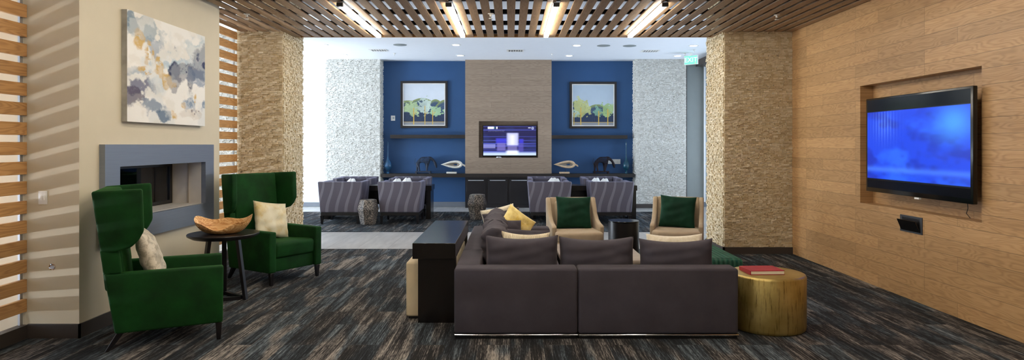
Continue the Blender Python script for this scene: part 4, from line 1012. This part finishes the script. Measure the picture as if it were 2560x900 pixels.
bd = thing('drum_table', 'small glossy black drum table between the beige lounge chairs', 'side table', (PX(1559,9.05), 9.05, CZ))
MB().lathe([(.001,0),(.212,0),(.212,.47),(.001,.47)], 64).build('body', M['darkwood'], bd, angle=30)
MB().lathe([(.001,.471),(.214,.471),(.214,.486),(.210,.49),(.001,.49)], 64).build('tabletop', M['plastic'], bd, angle=30)

# ================================================================== STRIPED CLUB CHAIRS (face +y), tables, papers, granite stools
def club(label, loc, rz):
    r = thing('club_chair', label, 'armchair', loc, rz, 'grey striped club chairs')
    g = M['stripe']; p = M['plainvelvet']
    MB().hexa((-.385,.385,-.38,-.27), (-.43,.43,-.40,-.29), .225, .825).build('backrest', g, r, bevel=.022)
    for s in (-1, 1):
        a, b = sorted((s*.27, s*.38)); c, d = sorted((s*.315, s*.425))
        MB().hexa((a, b, -.268, .36), (c, d, -.288, .38), .225, .815).build('armrest', g, r, bevel=.022)
    MB().hexa((-.268,.268,-.268,.35), (-.285,.285,-.275,.36), .225, .36).build('seat_base', p, r, bevel=.012)
    MB().hexa((-.28,.28,-.27,.38), (-.30,.30,-.27,.39), .361, .49).build('seat_cushion', p, r, bevel=.035, seg=4)
    MB().hexa((-.29,.29,-.265,-.15), (-.305,.305,-.285,-.19), .491, .80).build('back_cushion', p, r, bevel=.035, seg=4)
    MB().box(-.37,.37,-.37,-.33,.165,.224).box(-.37,.37,.31,.35,.165,.224).box(-.37,-.33,-.33,.31,.165,.224).box(.33,.37,-.33,.31,.165,.224).build('base_frame', M['darkwood'], r, fix=False, smooth=False)
    for sx in (-1, 1):
        for sy in (-1, 1): MB().hexa((sx*.352-.018, sx*.352+.018, sy*.352-.018, sy*.352+.018), (sx*.35-.03, sx*.35+.03, sy*.35-.03, sy*.35+.03), 0, .164).build('leg', M['darkwood'], r, smooth=False)
    return r
xs = {'A': (PX(848.5,12.6)), 'B': PX(998,12.6), 'C': PX(1374.5,12.6), 'D': PX(1530.5,12.6)}
k0 = club('grey striped club chair seen from behind, leftmost of the near four', (xs['A'], 13.0, CZ), 0)
dup(k0, (xs['B'], 13.0, CZ), 0, 'grey striped club chair seen from behind, between the granite stool and the console')
dup(k0, (xs['C'], 13.0, CZ), 0, 'grey striped club chair seen from behind, partly hidden by the nearer beige chair')
dup(k0, (xs['D'], 13.0, CZ), 0, 'grey striped club chair seen from behind, rightmost by the limestone pier')
FX = {'A': -3.44, 'B': -2.22, 'C': .80, 'D': 2.00}
FL = {'A': 'grey club chair facing the viewer across the table, far left one', 'B': 'grey club chair facing the viewer behind the second striped chair from the left', 'C': 'grey club chair facing the viewer behind the striped chair next to the cabinets', 'D': 'grey club chair facing the viewer behind the rightmost striped chair'}
for q in 'ABCD': dup(k0, (FX[q], 14.40, CZ), PI, FL[q])
def table(x0, x1, label):
    r = thing('dining_table', label, 'table', ((x0+x1)/2, 13.67, CZ), 0, 'dark tables between the club chairs')
    child_mesh(box(x0, x1, 13.42, 13.96, .60, .705), 'tabletop', M['espresso'], r, bevel=.003, seg=1)
    child_mesh(box(x0+.02, x0+.12, 13.44, 13.94, CZ, .599), 'leg_panel', M['espresso'], r, smooth=False)
    child_mesh(box(x1-.12, x1-.02, 13.44, 13.94, CZ, .599), 'leg_panel', M['espresso'], r, smooth=False)
    child_mesh(box(x0+.12, x1-.12, 13.66, 13.70, .30, .599), 'modesty_panel', M['espresso'], r, smooth=False)
table(-3.90, -1.64, 'long dark table between the left group of striped club chairs')
table(.40, 2.62, 'long dark table between the right group of striped club chairs')
def tent(px, Y, label):
    r = MB().add([(-.09,-.05,0),(.09,-.05,0),(.075,0,.135),(-.07,0,.125),(.09,.05,0),(-.09,.05,0),(-.0,-.002,.10),(.0,-.05,0)], [(0,7,6,3),(7,1,2,6),(2,4,5,3),(6,2,3)]).build('folded_card', M['paper'], smooth=False)
    so_ = r.modifiers.new('thick', 'SOLIDIFY'); so_.thickness = .003
    r.location = (PX(px, Y), Y, CZ+.7); tag(r, label, 'card', 'folded white cards on the tables'); return r
def napkin(px, Y, label):
    bm = bmesh.new(); rs = random.Random(int(px)); n = 10; vv = {}
    for i in range(n+1):
        for j in range(n+1):
            u = -1+2*i/n; v = -1+2*j/n
            z = .14*max(0, 1-abs(u)*1.1)*max(0, 1-abs(v))+.09*max(0, 1-abs(u-.55)*2.4)*max(0, 1-abs(v))+rs.uniform(0, .006)
            vv[i, j] = bm.verts.new((u*.15, v*.10, z))
    for i in range(n):
        for j in range(n): bm.faces.new((vv[i,j], vv[i+1,j], vv[i+1,j+1], vv[i,j+1]))
    me = bpy.data.meshes.new('napkin'); bm.to_mesh(me); bm.free(); me.materials.append(M['paper'])
    o = bpy.data.objects.new('folded_napkin', me); COL.objects.link(o)
    so_ = o.modifiers.new('thick', 'SOLIDIFY'); so_.thickness = .004; so_.offset = 1
    o.location = (PX(px, Y), Y, CZ+.7005); tag(o, label, 'napkin', 'folded white napkins on the dark tables'); return o
napkin(876, 13.56, 'folded white napkin seen over the leftmost striped chair')
napkin(990, 13.52, 'folded white napkin seen over the second striped chair from the left, nearer one')
napkin(1015, 13.84, 'folded white napkin behind the second striped chair from the left, farther one')
napkin(1386, 13.52, 'folded white napkin seen over the third striped chair, nearer one')
napkin(1379, 13.84, 'folded white napkin seen over the third striped chair, farther one')
napkin(1508, 13.54, 'folded white napkin seen over the rightmost striped chair, nearer one')
napkin(1486, 13.84, 'folded white napkin near the rightmost striped chair, farther one')
def granite(px, Y, label):
    r = MB(); n = 6; prof = [(.145,0),(.205,.30),(.160,.475),(.150,.48)]
    vs = []; fs = []
    for (rd_, z) in prof:
        for i in range(n): a = 2*PI*i/n+PI/6*0+.26; vs.append((rd_*math.cos(a)*1.0, rd_*math.sin(a), z))
    for j in range(len(prof)-1):
        for i in range(n): fs.append((j*n+i, j*n+(i+1)%n, (j+1)*n+(i+1)%n, (j+1)*n+i))
    fs.append(tuple(range(n-1,-1,-1))); fs.append(tuple((len(prof)-1)*n+i for i in range(n)))
    o = MB().add(vs, fs).build('granite_stool', M['granite'], bevel=.004, seg=1, smooth=False)
    o.location = (PX(px, Y), Y, CZ); tag(o, label, 'stool', 'speckled granite stools'); return o
granite(920.5, 12.62, 'speckled faceted granite stool between the two left striped chairs')
g2 = granite(1193, 13.45, 'speckled faceted granite stool in front of the dark cabinets')
g2.scale = (1.0, 1.0, 1.08)
